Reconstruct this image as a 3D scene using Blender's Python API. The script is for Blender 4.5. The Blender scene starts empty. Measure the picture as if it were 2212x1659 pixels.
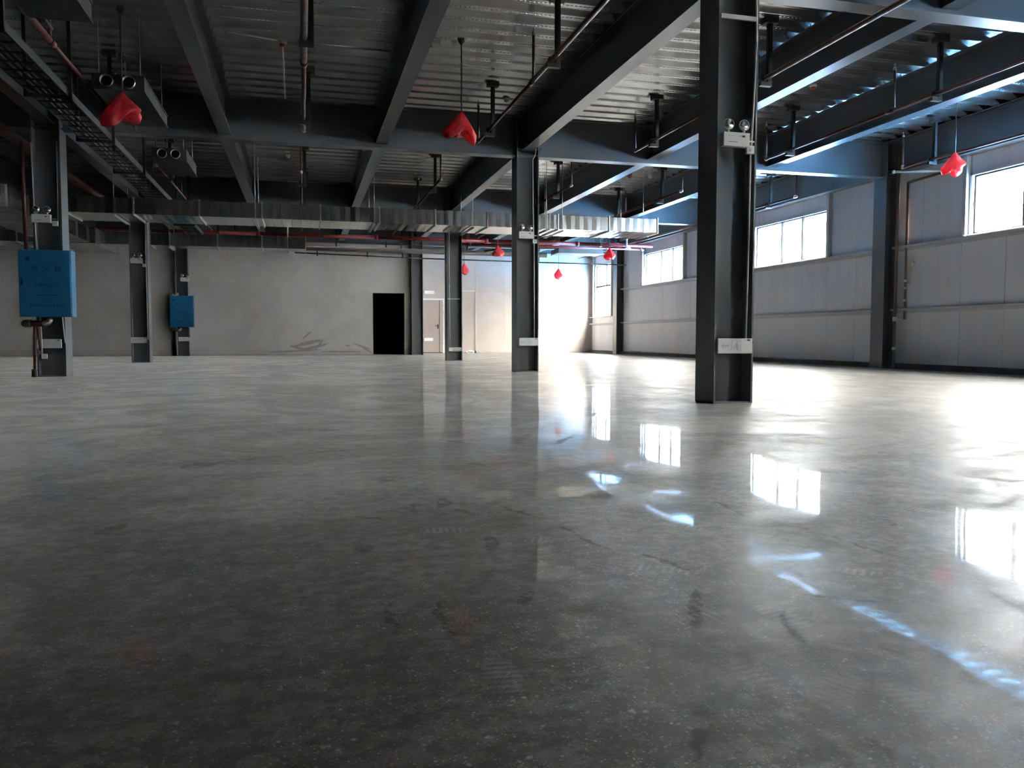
import bpy, bmesh, math, random
from mathutils import Vector, Matrix, noise
random.seed(7)
S = bpy.context.scene
COL = S.collection
PI = math.pi

# ------------------------------------------------------------------ camera
cam_d = bpy.data.cameras.new('camera'); cam = bpy.data.objects.new('camera', cam_d); COL.objects.link(cam)
F, YAW, PITCH, ROLL = 1754.47, math.radians(14.4535), math.radians(3.2751), math.radians(0.0432)
fwd = Vector((math.sin(YAW)*math.cos(PITCH), math.cos(YAW)*math.cos(PITCH), -math.sin(PITCH)))
rt = Vector((math.cos(YAW), -math.sin(YAW), 0)); up = rt.cross(fwd)
r2 = rt*math.cos(ROLL)+up*math.sin(ROLL); u2 = up*math.cos(ROLL)-rt*math.sin(ROLL)
m = Matrix((r2, u2, -fwd)).transposed().to_4x4(); m.translation = Vector((0, 0, 0.608)); cam.matrix_world = m
cam_d.sensor_width = 36; cam_d.lens = F/2212*36; cam_d.clip_start = 0.05; cam_d.clip_end = 500
S.camera = cam

# ------------------------------------------------------------------ sky, sun, exposure
w = bpy.data.worlds.new('sky'); S.world = w; w.use_nodes = True
wt = w.node_tree; bg = wt.nodes['Background']; bg.inputs['Strength'].default_value = 1.0
# standard overcast sky: three times brighter overhead than at the horizon
tcw = wt.nodes.new('ShaderNodeTexCoord'); sw = wt.nodes.new('ShaderNodeSeparateXYZ'); wt.links.new(tcw.outputs['Generated'], sw.inputs[0])
mz = wt.nodes.new('ShaderNodeMath'); mz.operation = 'MAXIMUM'; wt.links.new(sw.outputs[2], mz.inputs[0]); mz.inputs[1].default_value = 0.0
mf = wt.nodes.new('ShaderNodeMath'); mf.operation = 'MULTIPLY_ADD'; wt.links.new(mz.outputs[0], mf.inputs[0]); mf.inputs[1].default_value = 2/3; mf.inputs[2].default_value = 1/3
vs_ = wt.nodes.new('ShaderNodeVectorMath'); vs_.operation = 'SCALE'; vs_.inputs[0].default_value = (30.5, 28.0, 26.0); wt.links.new(mf.outputs[0], vs_.inputs['Scale'])
wt.links.new(vs_.outputs[0], bg.inputs['Color'])
for (py, pw, pz, ph) in ((10.5, 3.1, 2.96, 1.1), (17.6, 3.1, 2.96, 1.1), (24.7, 3.05, 2.96, 1.1), (30.15, 1.9, 2.47, 2.1), (3.39, 3.1, 2.96, 1.1), (-3.3, 1.4, 2.96, 1.1)):
    ld = bpy.data.lights.new('sky_portal', 'AREA'); ld.shape = 'RECTANGLE'; ld.size = ph; ld.size_y = pw; ld.cycles.is_portal = True     # sampling guide for the daylight, gives off nothing
    lo_ = bpy.data.objects.new('sky_portal', ld); COL.objects.link(lo_); lo_.location = (11.68, py, pz); lo_.rotation_euler = (0, PI/2, 0)
S.view_settings.view_transform = 'Standard'; S.view_settings.look = 'None'
S.view_settings.exposure = 3.45; S.view_settings.gamma = 1.0; S.view_settings.use_curve_mapping = False
S.cycles.max_bounces = 6; S.cycles.diffuse_bounces = 4; S.cycles.glossy_bounces = 3; S.cycles.transmission_bounces = 2
S.cycles.use_adaptive_sampling = False
S.cycles.transparent_max_bounces = 12; S.cycles.sample_clamp_indirect = 6.0
S.cycles.use_denoising = True; S.cycles.caustics_reflective = False; S.cycles.caustics_refractive = False

# ------------------------------------------------------------------ frame of the hall
Y0, DY = 6.774, 7.113
YF = [Y0+DY*k for k in range(-1, 4)]        # front face of the columns of each frame: -0.34, 6.77, 13.89, 21.0, 28.11
CB, CA = 0.365, 0.40                        # column: flange breadth (y), depth (x)
XR, XL = 3.666, -3.942                      # left faces of the two column rows
ZG, ZB, ZD = 3.787, 3.875, 4.485            # girder underside, beam underside, deck
XW = 11.5                                   # inner face of the right wall
YB1, YB2 = 28.35, 31.5                      # back walls
YN, XLEFT = -8.0, -20.0

# ------------------------------------------------------------------ node helpers and materials
def nmat(name):
    m = bpy.data.materials.new(name); m.use_nodes = True
    nt = m.node_tree; b = nt.nodes['Principled BSDF']; return m, nt, b
def N(nt, t, **kw):
    n = nt.nodes.new(t)
    for k, v in kw.items():
        if k in n.inputs: n.inputs[k].default_value = v
        else: setattr(n, k, v)
    return n
def L(nt, a, b): nt.links.new(a, b)
def coords(nt, sc=(1, 1, 1), kind='Object'):
    tc = N(nt, 'ShaderNodeTexCoord'); mp = N(nt, 'ShaderNodeMapping'); mp.inputs['Scale'].default_value = sc
    L(nt, tc.outputs[kind], mp.inputs['Vector']); return mp.outputs['Vector']
def ramp(nt, fac, stops):
    r = N(nt, 'ShaderNodeValToRGB'); els = r.color_ramp.elements
    while len(els) < len(stops): els.new(0.5)
    for e, (p, c) in zip(els, stops):
        e.position = p; e.color = (c, c, c, 1) if not isinstance(c, tuple) else (*c, 1)
    L(nt, fac, r.inputs['Fac']); return r.outputs['Color']
def simple(name, col, rough=0.5, metal=0.0, var=0.12, scale=3.0, bump=0.0, bscale=60, rvar=0.1, spec=0.5, sc=(1, 1, 1)):
    m, nt, b = nmat(name)
    v = coords(nt, sc)
    n = N(nt, 'ShaderNodeTexNoise', Scale=scale, Detail=6.0, Roughness=0.6); L(nt, v, n.inputs['Vector'])
    lo = tuple(c*(1-var) for c in col); hi = tuple(min(1, c*(1+var)) for c in col)
    L(nt, ramp(nt, n.outputs['Fac'], [(0.3, lo), (0.7, hi)]), b.inputs['Base Color'])
    L(nt, ramp(nt, n.outputs['Fac'], [(0.3, max(0, rough-rvar)), (0.7, min(1, rough+rvar))]), b.inputs['Roughness'])
    b.inputs['Metallic'].default_value = metal; b.inputs['Specular IOR Level'].default_value = spec
    if bump:
        n2 = N(nt, 'ShaderNodeTexNoise', Scale=bscale, Detail=3.0); L(nt, v, n2.inputs['Vector'])
        bp = N(nt, 'ShaderNodeBump', Strength=bump, Distance=0.01); L(nt, n2.outputs['Fac'], bp.inputs['Height']); L(nt, bp.outputs['Normal'], b.inputs['Normal'])
    return m
M = {}
M['steel'] = simple('grey steel paint', (0.135, 0.147, 0.165), 0.32, var=0.08, scale=1.4, bump=0.04, bscale=90, spec=0.75, rvar=0.02)
M['steel_dk'] = simple('dark hanger steel', (0.035, 0.033, 0.033), 0.5, scale=8)
M['galv'] = simple('galvanised steel', (0.55, 0.56, 0.56), 0.36, 1.0, var=0.12, scale=9, bump=0.02, bscale=14, rvar=0.06)
M['ductin'] = simple('duct foil', (0.55, 0.55, 0.54), 0.20, 1.0, var=0.06, scale=5, bump=0.02, bscale=5, rvar=0.04)
M['pipe'] = simple('red lead pipe paint', (0.105, 0.032, 0.026), 0.38, var=0.25, scale=12)
M['pipe_red'] = simple('bright red pipe paint', (0.24, 0.022, 0.024), 0.35, var=0.2, scale=9)
M['pipe_dk'] = simple('dark wrapped pipe', (0.06, 0.045, 0.042), 0.55, var=0.2, scale=9)
M['fit'] = simple('bare zinc fitting', (0.5, 0.5, 0.48), 0.35, 1.0, scale=20)
M['white'] = simple('white moulded plastic', (0.80, 0.785, 0.75), 0.4, var=0.03, scale=4)
M['mull'] = simple('dark window bar', (0.022, 0.024, 0.03), 0.6, var=0.03, spec=0.15)
M['pipe_tan'] = simple('brown primer pipe', (0.20, 0.135, 0.11), 0.45, var=0.15, scale=9)
M['fcu'] = simple('dull zinc casing', (0.10, 0.105, 0.105), 0.45, 0.6, var=0.15, scale=5)
M['sign'] = simple('pale sign face', (0.80, 0.80, 0.82), 0.35, var=0.03, scale=5)
M['signmark'] = simple('pale grey print', (0.62, 0.63, 0.66), 0.4, var=0.03)
M['print'] = simple('dark grey print', (0.12, 0.11, 0.12), 0.5, var=0.05)
M['printred'] = simple('dark red print', (0.22, 0.03, 0.03), 0.5, var=0.05)
M['chrome'] = simple('lamp reflector', (0.75, 0.75, 0.73), 0.22, 1.0, var=0.05, scale=20)
M['conduit'] = simple('white pvc conduit', (0.62, 0.60, 0.56), 0.4, var=0.06, scale=4)
M['conduit_g'] = simple('grey conduit', (0.28, 0.28, 0.28), 0.4, var=0.06, scale=4)
M['blue'] = simple('blue cabinet enamel', (0.014, 0.17, 0.35), 0.4, var=0.03, scale=3, rvar=0.01)
M['bluedk'] = simple('dark blue edge', (0.008, 0.09, 0.2), 0.4, var=0.06)
M['letter'] = simple('faded dark lettering', (0.008, 0.045, 0.085), 0.5, var=0.2, scale=60)
M['frame'] = simple('white window frame', (0.70, 0.73, 0.78), 0.35, var=0.03)
M['panel'] = simple('grey white sandwich panel', (0.82, 0.835, 0.85), 0.45, var=0.035, scale=1.2, bump=0.03, bscale=30, sc=(1, 4, .3))
M['girt'] = simple('grey purlin paint', (0.58, 0.60, 0.62), 0.4, var=0.05)
M['joint'] = simple('dark joint', (0.06, 0.062, 0.065), 0.8)
M['kerb'] = simple('dirty concrete kerb', (0.09, 0.09, 0.095), 0.8, var=0.35, scale=6, bump=0.3)
M['mortar'] = simple('crumbly pale mortar', (0.42, 0.41, 0.40), 0.9, var=0.3, scale=12, bump=0.5)
M['black'] = simple('painted shade black', (0.02, 0.02, 0.02), 0.9)  # near black tone standing in for shade in the room and openings
M['door'] = simple('pinkish steel door', (0.40, 0.33, 0.30), 0.45, var=0.06)
M['rubber'] = simple('black cable', (0.02, 0.02, 0.02), 0.5)
M['redcap'] = simple('red cap plastic', (0.55, 0.03, 0.04), 0.4)
M['roofblue'] = simple('blue steel roofing', (0.11, 0.36, 0.74), 0.5, var=0.1, scale=0.5)
M['added_facade'] = simple('pale rendered facade', (0.68, 0.65, 0.60), 0.8, var=0.05, scale=0.3)  # surface of the added block that dims the low sky
M['tape'] = simple('white paper', (0.7, 0.69, 0.66), 0.7)

def mat_bag():
    m, nt, b = nmat('thin red plastic film')
    v = coords(nt)
    n = N(nt, 'ShaderNodeTexNoise', Scale=9.0, Detail=5.0, Distortion=1.5); L(nt, v, n.inputs['Vector'])
    L(nt, ramp(nt, n.outputs['Fac'], [(0.3, (0.74, 0.07, 0.085)), (0.7, (0.9, 0.14, 0.16))]), b.inputs['Base Color'])
    b.inputs['Roughness'].default_value = 0.25
    bp = N(nt, 'ShaderNodeBump', Strength=0.5, Distance=0.02); L(nt, n.outputs['Fac'], bp.inputs['Height']); L(nt, bp.outputs['Normal'], b.inputs['Normal'])
    tr = N(nt, 'ShaderNodeBsdfTranslucent'); tr.inputs['Color'].default_value = (0.95, 0.12, 0.13, 1); L(nt, bp.outputs['Normal'], tr.inputs['Normal'])
    mx = N(nt, 'ShaderNodeMixShader'); mx.inputs['Fac'].default_value = 0.5
    L(nt, b.outputs[0], mx.inputs[1]); L(nt, tr.outputs[0], mx.inputs[2]); L(nt, mx.outputs[0], nt.nodes['Material Output'].inputs['Surface'])
    return m
M['bag'] = mat_bag()

def mat_glass():
    m, nt, b = nmat('window glass')
    lw = N(nt, 'ShaderNodeLayerWeight'); lw.inputs['Blend'].default_value = 0.5
    pw = N(nt, 'ShaderNodeMath', operation='POWER'); L(nt, lw.outputs['Facing'], pw.inputs[0]); pw.inputs[1].default_value = 5.0
    fr = N(nt, 'ShaderNodeMath', operation='MULTIPLY_ADD'); L(nt, pw.outputs[0], fr.inputs[0]); fr.inputs[1].default_value = 0.9; fr.inputs[2].default_value = 0.06
    t = N(nt, 'ShaderNodeBsdfTransparent'); t.inputs['Color'].default_value = (0.93, 0.96, 0.95, 1)
    g = N(nt, 'ShaderNodeBsdfGlossy', Roughness=0.02)
    mx = N(nt, 'ShaderNodeMixShader'); L(nt, fr.outputs[0], mx.inputs['Fac']); L(nt, t.outputs[0], mx.inputs[1]); L(nt, g.outputs[0], mx.inputs[2])
    L(nt, mx.outputs[0], nt.nodes['Material Output'].inputs['Surface']); return m
M['glass'] = mat_glass()

def mat_deck():
    m, nt, b = nmat('embossed zinc deck')
    tc = N(nt, 'ShaderNodeTexCoord'); sx = N(nt, 'ShaderNodeSeparateXYZ'); L(nt, tc.outputs['Object'], sx.inputs[0])
    def mth(op, a, bb=None, c=None):
        n = N(nt, 'ShaderNodeMath', operation=op)
        for i, q in enumerate((a, bb, c)):
            if q is None: continue
            if isinstance(q, (int, float)): n.inputs[i].default_value = q
            else: L(nt, q, n.inputs[i])
        return n.outputs[0]
    fx = mth('SUBTRACT', mth('FRACT', mth('DIVIDE', sx.outputs[0], 0.055)), 0.5)
    fy = mth('DIVIDE', mth('SUBTRACT', mth('MULTIPLY', mth('FRACT', mth('DIVIDE', sx.outputs[1], 0.344)), 0.344), 0.066), 0.055)
    d = mth('SQRT', mth('ADD', mth('MULTIPLY', fx, fx), mth('MULTIPLY', fy, fy)))
    dim = mth('SMOOTH_MIN', mth('MULTIPLY', d, 2.6), 1.0, 0.2)
    n = N(nt, 'ShaderNodeTexNoise', Scale=2.0, Detail=5.0)
    mp = N(nt, 'ShaderNodeMapping'); mp.inputs['Scale'].default_value = (0.5, 3, 1); L(nt, tc.outputs['Object'], mp.inputs[0]); L(nt, mp.outputs[0], n.inputs['Vector'])
    L(nt, ramp(nt, n.outputs['Fac'], [(0.3, (0.78, 0.79, 0.80)), (0.7, (0.90, 0.90, 0.90))]), b.inputs['Base Color'])
    L(nt, ramp(nt, n.outputs['Fac'], [(0.3, 0.17), (0.7, 0.26)]), b.inputs['Roughness'])
    b.inputs['Metallic'].default_value = 1.0
    b1 = N(nt, 'ShaderNodeBump', Strength=0.7, Distance=0.006); L(nt, dim, b1.inputs['Height'])
    n3 = N(nt, 'ShaderNodeTexNoise', Scale=1.6, Detail=2.0); L(nt, tc.outputs['Object'], n3.inputs['Vector'])
    b2 = N(nt, 'ShaderNodeBump', Strength=0.05, Distance=0.01); L(nt, n3.outputs['Fac'], b2.inputs['Height']); L(nt, b1.outputs[0], b2.inputs['Normal'])
    L(nt, b2.outputs[0], b.inputs['Normal']); return m
M['deck'] = mat_deck()

class G:                                                  # small expression builder for node maths
    def __init__(s, nt): s.nt = nt
    def m(s, op, *a, clamp=False):
        n = s.nt.nodes.new('ShaderNodeMath'); n.operation = op; n.use_clamp = clamp
        for i, q in enumerate(a):
            if isinstance(q, (int, float)): n.inputs[i].default_value = q
            else: s.nt.links.new(q, n.inputs[i])
        return n.outputs[0]
    def mixc(s, f, a, b):
        n = s.nt.nodes.new('ShaderNodeMix'); n.data_type = 'RGBA'
        for sock, q in ((n.inputs[0], f), (n.inputs[6], a), (n.inputs[7], b)):
            if isinstance(q, (int, float)): sock.default_value = q
            elif isinstance(q, tuple): sock.default_value = (*q, 1)
            else: s.nt.links.new(q, sock)
        return n.outputs[2]
    def noise(s, v, scale, detail=5.0, rough=0.6, dist=0.0):
        n = N(s.nt, 'ShaderNodeTexNoise', Scale=scale, Detail=detail, Roughness=rough, Distortion=dist); L(s.nt, v, n.inputs['Vector']); return n.outputs['Fac']
    def step(s, f, lo, hi):
        n = s.nt.nodes.new('ShaderNodeMapRange'); n.interpolation_type = 'SMOOTHSTEP'
        n.inputs[1].default_value = lo; n.inputs[2].default_value = hi; s.nt.links.new(f, n.inputs[0]); return n.outputs[0]
    def blob(s, x, y, cx, cy, ang, a, b_, wob=None):      # soft ellipse (1 inside, 0 outside); returns mask and the long coordinate
        c, q = math.cos(ang), math.sin(ang)
        dx = s.m('SUBTRACT', x, cx); dy = s.m('SUBTRACT', y, cy)
        uu = s.m('DIVIDE', s.m('ADD', s.m('MULTIPLY', dx, c), s.m('MULTIPLY', dy, q)), a)
        vv = s.m('DIVIDE', s.m('SUBTRACT', s.m('MULTIPLY', dy, c), s.m('MULTIPLY', dx, q)), b_)
        r = s.m('ADD', s.m('MULTIPLY', uu, uu), s.m('MULTIPLY', vv, vv))
        if wob is not None: r = s.m('ADD', r, wob)
        return s.step(r, 1.15, 0.6), uu, vv

def mat_floor(near):
    m, nt, b = nmat('polished concrete with marks' if near else 'polished concrete'); g = G(nt)
    tc = N(nt, 'ShaderNodeTexCoord'); P = tc.outputs['Object']
    sp = N(nt, 'ShaderNodeSeparateXYZ'); L(nt, P, sp.inputs[0]); X, Y = sp.outputs[0], sp.outputs[1]
    big = g.noise(P, 0.45, 3.0, 0.6, 0.6); mid = g.noise(P, 2.3, 5.0, 0.65, 1.2); fine = g.noise(P, 55.0, 2.0, 0.7)
    smear = g.noise(P, 0.9, 6.0, 0.74, 3.4)
    grit = g.noise(P, 210.0, 0.0, 0.6)
    base = g.mixc(g.step(mid, 0.35, 0.68), (0.078, 0.0715, 0.066), (0.128, 0.118, 0.109))
    base = g.mixc(g.m('MULTIPLY', g.step(big, 0.42, 0.62), 0.55), base, (0.137, 0.128, 0.123))
    base = g.mixc(g.m('MULTIPLY', g.step(fine, 0.42, 0.6), 0.35), base, (0.04, 0.04, 0.04))
    base = g.mixc(g.m('MULTIPLY', g.step(grit, 0.5, 0.75), 0.3), base, (0.2, 0.195, 0.19))
    smk = g.m('MULTIPLY', g.step(smear, 0.50, 0.62), 0.55)
    base = g.mixc(smk, base, (0.21, 0.197, 0.186))
    dust = g.step(g.noise(P, 0.6, 5.0, 0.72, 2.2), 0.44, 0.60)
    base = g.mixc(g.m('MULTIPLY', dust, 0.40), base, (0.19, 0.178, 0.168))
    fib = N(nt, 'ShaderNodeMapping'); fib.inputs['Scale'].default_value = (0.8, 5.5, 1); fib.inputs['Rotation'].default_value = (0, 0, 0.35); L(nt, P, fib.inputs[0])
    fbn = g.noise(fib.outputs[0], 1.6, 4.0, 0.7, 0.8)
    base = g.mixc(g.m('MULTIPLY', g.step(fbn, 0.5, 0.36), 0.42), base, (0.045, 0.043, 0.041))
    # exposed aggregate chips, denser where the grinding went deeper
    def chips(scale, thr, lo, hi):
        vo = N(nt, 'ShaderNodeTexVoronoi', Scale=scale, Randomness=1.0); L(nt, P, vo.inputs['Vector'])
        sc = N(nt, 'ShaderNodeSeparateColor'); L(nt, vo.outputs['Color'], sc.inputs[0])
        return g.m('MULTIPLY', g.step(sc.outputs[0], thr, thr+0.01), g.step(vo.outputs['Distance'], hi, lo)), sc.outputs[1]
    dens = g.step(g.noise(P, 0.8, 3.0), 0.35, 0.6)
    c1, v1 = chips(95.0, 0.78, 0.15, 0.40); c2, v2 = chips(190.0, 0.62, 0.2, 0.45); c3, v3 = chips(45.0, 0.93, 0.12, 0.32)
    cm = g.m('MULTIPLY', g.m('ADD', g.m('ADD', c1, c2), c3, clamp=True), g.m('ADD', g.m('MULTIPLY', dens, 0.6), 0.4), clamp=True)
    cm = g.m('MULTIPLY', cm, g.m('SUBTRACT', 1.0, g.m('MULTIPLY', smk, 1.6), clamp=True))
    chipcol = g.mixc(v1, (0.18, 0.17, 0.16), (0.62, 0.60, 0.57))
    base = g.mixc(g.m('MULTIPLY', cm, 0.8), base, chipcol)
    mot = g.noise(P, 17.0, 4.0, 0.78, 0.0)
    base = g.mixc(g.m('MULTIPLY', g.step(mot, 0.56, 0.40), 0.62), base, (0.036, 0.034, 0.032))
    base = g.mixc(g.m('MULTIPLY', g.step(mot, 0.52, 0.68), 0.42), base, (0.24, 0.225, 0.21))
    def warp(scale, amp, v, d):
        n = N(nt, 'ShaderNodeTexNoise', Scale=scale, Detail=d); L(nt, P, n.inputs['Vector'])
        q = N(nt, 'ShaderNodeVectorMath', operation='MULTIPLY_ADD'); L(nt, n.outputs['Color'], q.inputs[0]); q.inputs[1].default_value = (amp, amp, 0); L(nt, v, q.inputs[2])
        return q.outputs[0]
    if near:
        wv_ = N(nt, 'ShaderNodeVectorMath', operation='SUBTRACT'); L(nt, warp(24.0, 0.045, warp(3.2, 0.12, P, 2.0), 3.0), wv_.inputs[0]); wv_.inputs[1].default_value = (0.0825, 0.0825, 0)
        spw = N(nt, 'ShaderNodeSeparateXYZ'); L(nt, wv_.outputs[0], spw.inputs[0]); X, Y = spw.outputs[0], spw.outputs[1]
    # dark scraped stains where the skin has come off
    wob = None
    st = [(-0.48, 4.08, 1.13, 0.125, 0.07), (-0.14, 4.28, 0.47, 0.404, 0.03), (0.28, 4.45, 0.08, 0.22, 0.02), (-0.59, 2.76, 1.43, 0.078, 0.03), (0.34, 3.48, 1.3, 0.075, 0.05), (0.38, 2.86, -1.52, 0.099, 0.025), (0.49, 2.94, -1.57, 0.096, 0.03),
          (0.54, 2.77, -0.96, 0.103, 0.012), (0.74, 2.69, -1.14, 0.137, 0.012), (0.83, 2.31, -1.37, 0.157, 0.01), (0.19, 1.72, -1.68, 0.103, 0.013), (0.3, 1.71, -1.62, 0.122, 0.011), (0.49, 1.79, -1.86, 0.055, 0.018), (0.85, 1.64, -1.94, 0.164, 0.014),
          (0.6, 1.13, -2.09, 0.117, 0.012), (1.47, 2.58, -1.62, 0.141, 0.012), (1.88, 2.26, -1.91, 0.089, 0.016), (1.1, 2.92, -1.82, 0.091, 0.05), (1.57, 2.03, -1.47, 0.141, 0.012), (1.0, 1.47, -1.82, 0.119, 0.01), (1.12, 1.29, -1.35, 0.05, 0.012),
          (0.17, 2.34, 1.37, 0.057, 0.03), (0.51, 2.32, -1.72, 0.119, 0.022), (0.21, 2.73, -0.6, 0.078, 0.015), (0.95, 2.0, -1.25, 0.119, 0.012), (1.22, 1.61, -0.6, 0.082, 0.01), (0.81, 1.01, -1.8, 0.046, 0.008), (0.8, 3.79, -0.81, 0.088, 0.02),
          (1.53, 4.61, 1.03, 0.281, 0.03), (2.21, 6.03, 1.0, 0.179, 0.04), (1.29, 4.73, 1.09, 0.295, 0.03), (0.02, 5.52, -0.55, 0.249, 0.08), (3.45, 8.31, -0.73, 0.176, 0.06), (4.58, 7.32, -0.24, 0.078, 0.06), (3.26, 5.9, -0.06, 0.121, 0.05),
          (5.81, 6.06, -0.13, 0.249, 0.05), (7.78, 8.67, -0.24, 0.164, 0.05), (7.41, 9.47, -0.57, 0.191, 0.05), (4.52, 6.73, 0.19, 0.431, 0.04), (2.88, 4.07, -0.9, 0.093, 0.03), (0.86, 4.66, -1.14, 0.18, 0.02), (4.31, 8.89, -0.84, 0.258, 0.06),
          (5.29, 5.44, -1.48, 0.166, 0.04)]
    dark = 0.0; pr = 0.0
    for s_ in (st if near else []):
        k, _, _ = g.blob(X, Y, *s_, wob=wob); dark = g.m('ADD', dark, k, clamp=True) if not isinstance(dark, float) else k
    # pale dusty shoe prints with tread bars
    fp = [(1.17, 2.37, -0.7), (0.89, 1.95, -0.6), (1.08, 1.77, -0.19), (1.41, 1.77, -0.77), (0.43, 2.51, -0.1), (0.68, 2.32, -0.45), (0.34, 1.39, -1.66), (0.78, 1.26, -1.44), (0.89, 1.2, 0.46),
          (0.99, 1.13, -1.65), (1.24, 1.46, 0.09), (0.83, 1.57, 0.19), (1.49, 4.05, -0.76), (2.11, 2.41, -1.16), (1.01, 1.54, -1.37), (0.15, 4.64, 0.22), (0.46, 3.74, -0.86)]
    X0_, Y0_ = sp.outputs[0], sp.outputs[1]
    for (cx, cy, an) in (fp if near else []):
        k, uu, vv = g.blob(X0_, Y0_, cx, cy, an, 0.085, 0.038)
        bars = g.step(g.m('SINE', g.m('MULTIPLY', uu, 26.0)), -0.2, 0.5)
        k = g.m('MULTIPLY', k, g.m('ADD', g.m('MULTIPLY', bars, 0.75), 0.15)); pr = k if isinstance(pr, float) else g.m('ADD', pr, k, clamp=True)
    if near:
        pr = g.m('MULTIPLY', pr, g.step(g.noise(P, 6.0, 2.0), 0.36, 0.6))
        base = g.mixc(g.m('MULTIPLY', g.m('MULTIPLY', dark, g.step(mot, 0.62, 0.42)), 0.66), base, (0.03, 0.03, 0.029))
        base = g.mixc(g.m('MULTIPLY', pr, 0.55), base, (0.26, 0.25, 0.24))
    L(nt, base, b.inputs['Base Color'])
    rough = g.m('ADD', 0.38, g.m('MULTIPLY', g.step(mid, 0.3, 0.7), 0.12))
    rough = g.m('ADD', rough, g.m('MULTIPLY', smk, 0.25)); rough = g.m('ADD', rough, g.m('MULTIPLY', dark, 0.2))
    L(nt, rough, b.inputs['Roughness']); b.inputs['Specular IOR Level'].default_value = 0.32
    L(nt, g.m('ADD', 0.20, g.m('MULTIPLY', g.m('ADD', dust, g.m('MULTIPLY', smk, 0.8)), 0.22)), b.inputs['Sheen Weight']); b.inputs['Sheen Roughness'].default_value = 0.3; b.inputs['Sheen Tint'].default_value = (0.8, 0.78, 0.75, 1)
    coat = g.m('SUBTRACT', 0.42, g.m('ADD', g.m('MULTIPLY', pr, 0.3), g.m('ADD', g.m('MULTIPLY', dark, 0.38), g.m('MULTIPLY', smk, 0.35))), clamp=True)
    L(nt, coat, b.inputs['Coat Weight']); b.inputs['Coat IOR'].default_value = 1.5
    L(nt, g.m('ADD', 0.022, g.m('MULTIPLY', g.step(big, 0.4, 0.65), 0.03)), b.inputs['Coat Roughness'])
    wv = g.noise(P, 0.9, 1.0, 0.5, 0.0); wv2 = g.noise(P, 5.0, 1.0, 0.5)
    hgt = g.m('ADD', wv, g.m('MULTIPLY', wv2, 0.05))
    bp = N(nt, 'ShaderNodeBump', Strength=0.6, Distance=0.008); L(nt, hgt, bp.inputs['Height'])
    L(nt, bp.outputs[0], b.inputs['Normal']); L(nt, bp.outputs[0], b.inputs['Coat Normal'])
    return m
M['floor'] = mat_floor(False); M['floor_near'] = mat_floor(True)

def mat_plaster(scuff=True):
    m, nt, b = nmat('skim plaster scuffed' if scuff else 'painted wall board'); g = G(nt)
    tc = N(nt, 'ShaderNodeTexCoord'); P = tc.outputs['Object']; sp = N(nt, 'ShaderNodeSeparateXYZ'); L(nt, P, sp.inputs[0]); X, Z = sp.outputs[0], sp.outputs[2]
    a = g.noise(P, 0.7, 6.0, 0.65, 0.8)
    if scuff: base = g.mixc(g.step(a, 0.35, 0.65), (0.60, 0.555, 0.515), (0.69, 0.645, 0.605))
    else: base = g.mixc(g.step(a, 0.35, 0.65), (0.42, 0.365, 0.325), (0.47, 0.415, 0.375))
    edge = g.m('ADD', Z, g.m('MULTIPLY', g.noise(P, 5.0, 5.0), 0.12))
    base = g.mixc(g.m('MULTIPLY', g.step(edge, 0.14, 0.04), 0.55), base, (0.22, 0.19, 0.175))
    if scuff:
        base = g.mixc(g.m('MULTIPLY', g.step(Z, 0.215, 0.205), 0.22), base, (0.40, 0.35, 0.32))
        wob = g.m('MULTIPLY', g.m('SUBTRACT', g.noise(P, 9.0, 4.0), 0.5), 1.5)
        k = None
        for s_ in [(0.20, 0.42, 0.22, 0.52, 0.07), (0.35, 0.27, 0.25, 0.55, 0.05), (-0.1, 0.25, -0.25, 0.35, 0.05), (0.15, 0.68, 0.75, 0.22, 0.03), (0.55, 0.36, 0.9, 0.2, 0.04),
                   (1.98, 0.30, -0.35, 0.33, 0.035), (1.5, 0.33, -0.2, 0.12, 0.025), (2.15, 0.17, -0.5, 0.22, 0.03), (-0.25, 0.15, 0.05, 0.9, 0.03), (1.3, 0.12, 0.0, 0.8, 0.03)]:
            q, _, _ = g.blob(X, Z, *s_, wob=wob); k = q if k is None else g.m('ADD', k, q, clamp=True)
        base = g.mixc(g.m('MULTIPLY', k, 0.6), base, (0.26, 0.20, 0.18))
    L(nt, base, b.inputs['Base Color']); b.inputs['Roughness'].default_value = 0.75
    bp = N(nt, 'ShaderNodeBump', Strength=0.15, Distance=0.01); L(nt, g.noise(P, 3.0, 7.0, 0.6), bp.inputs['Height']); L(nt, bp.outputs[0], b.inputs['Normal'])
    return m
M['plaster'] = mat_plaster(True); M['board'] = mat_plaster(False)

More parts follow.
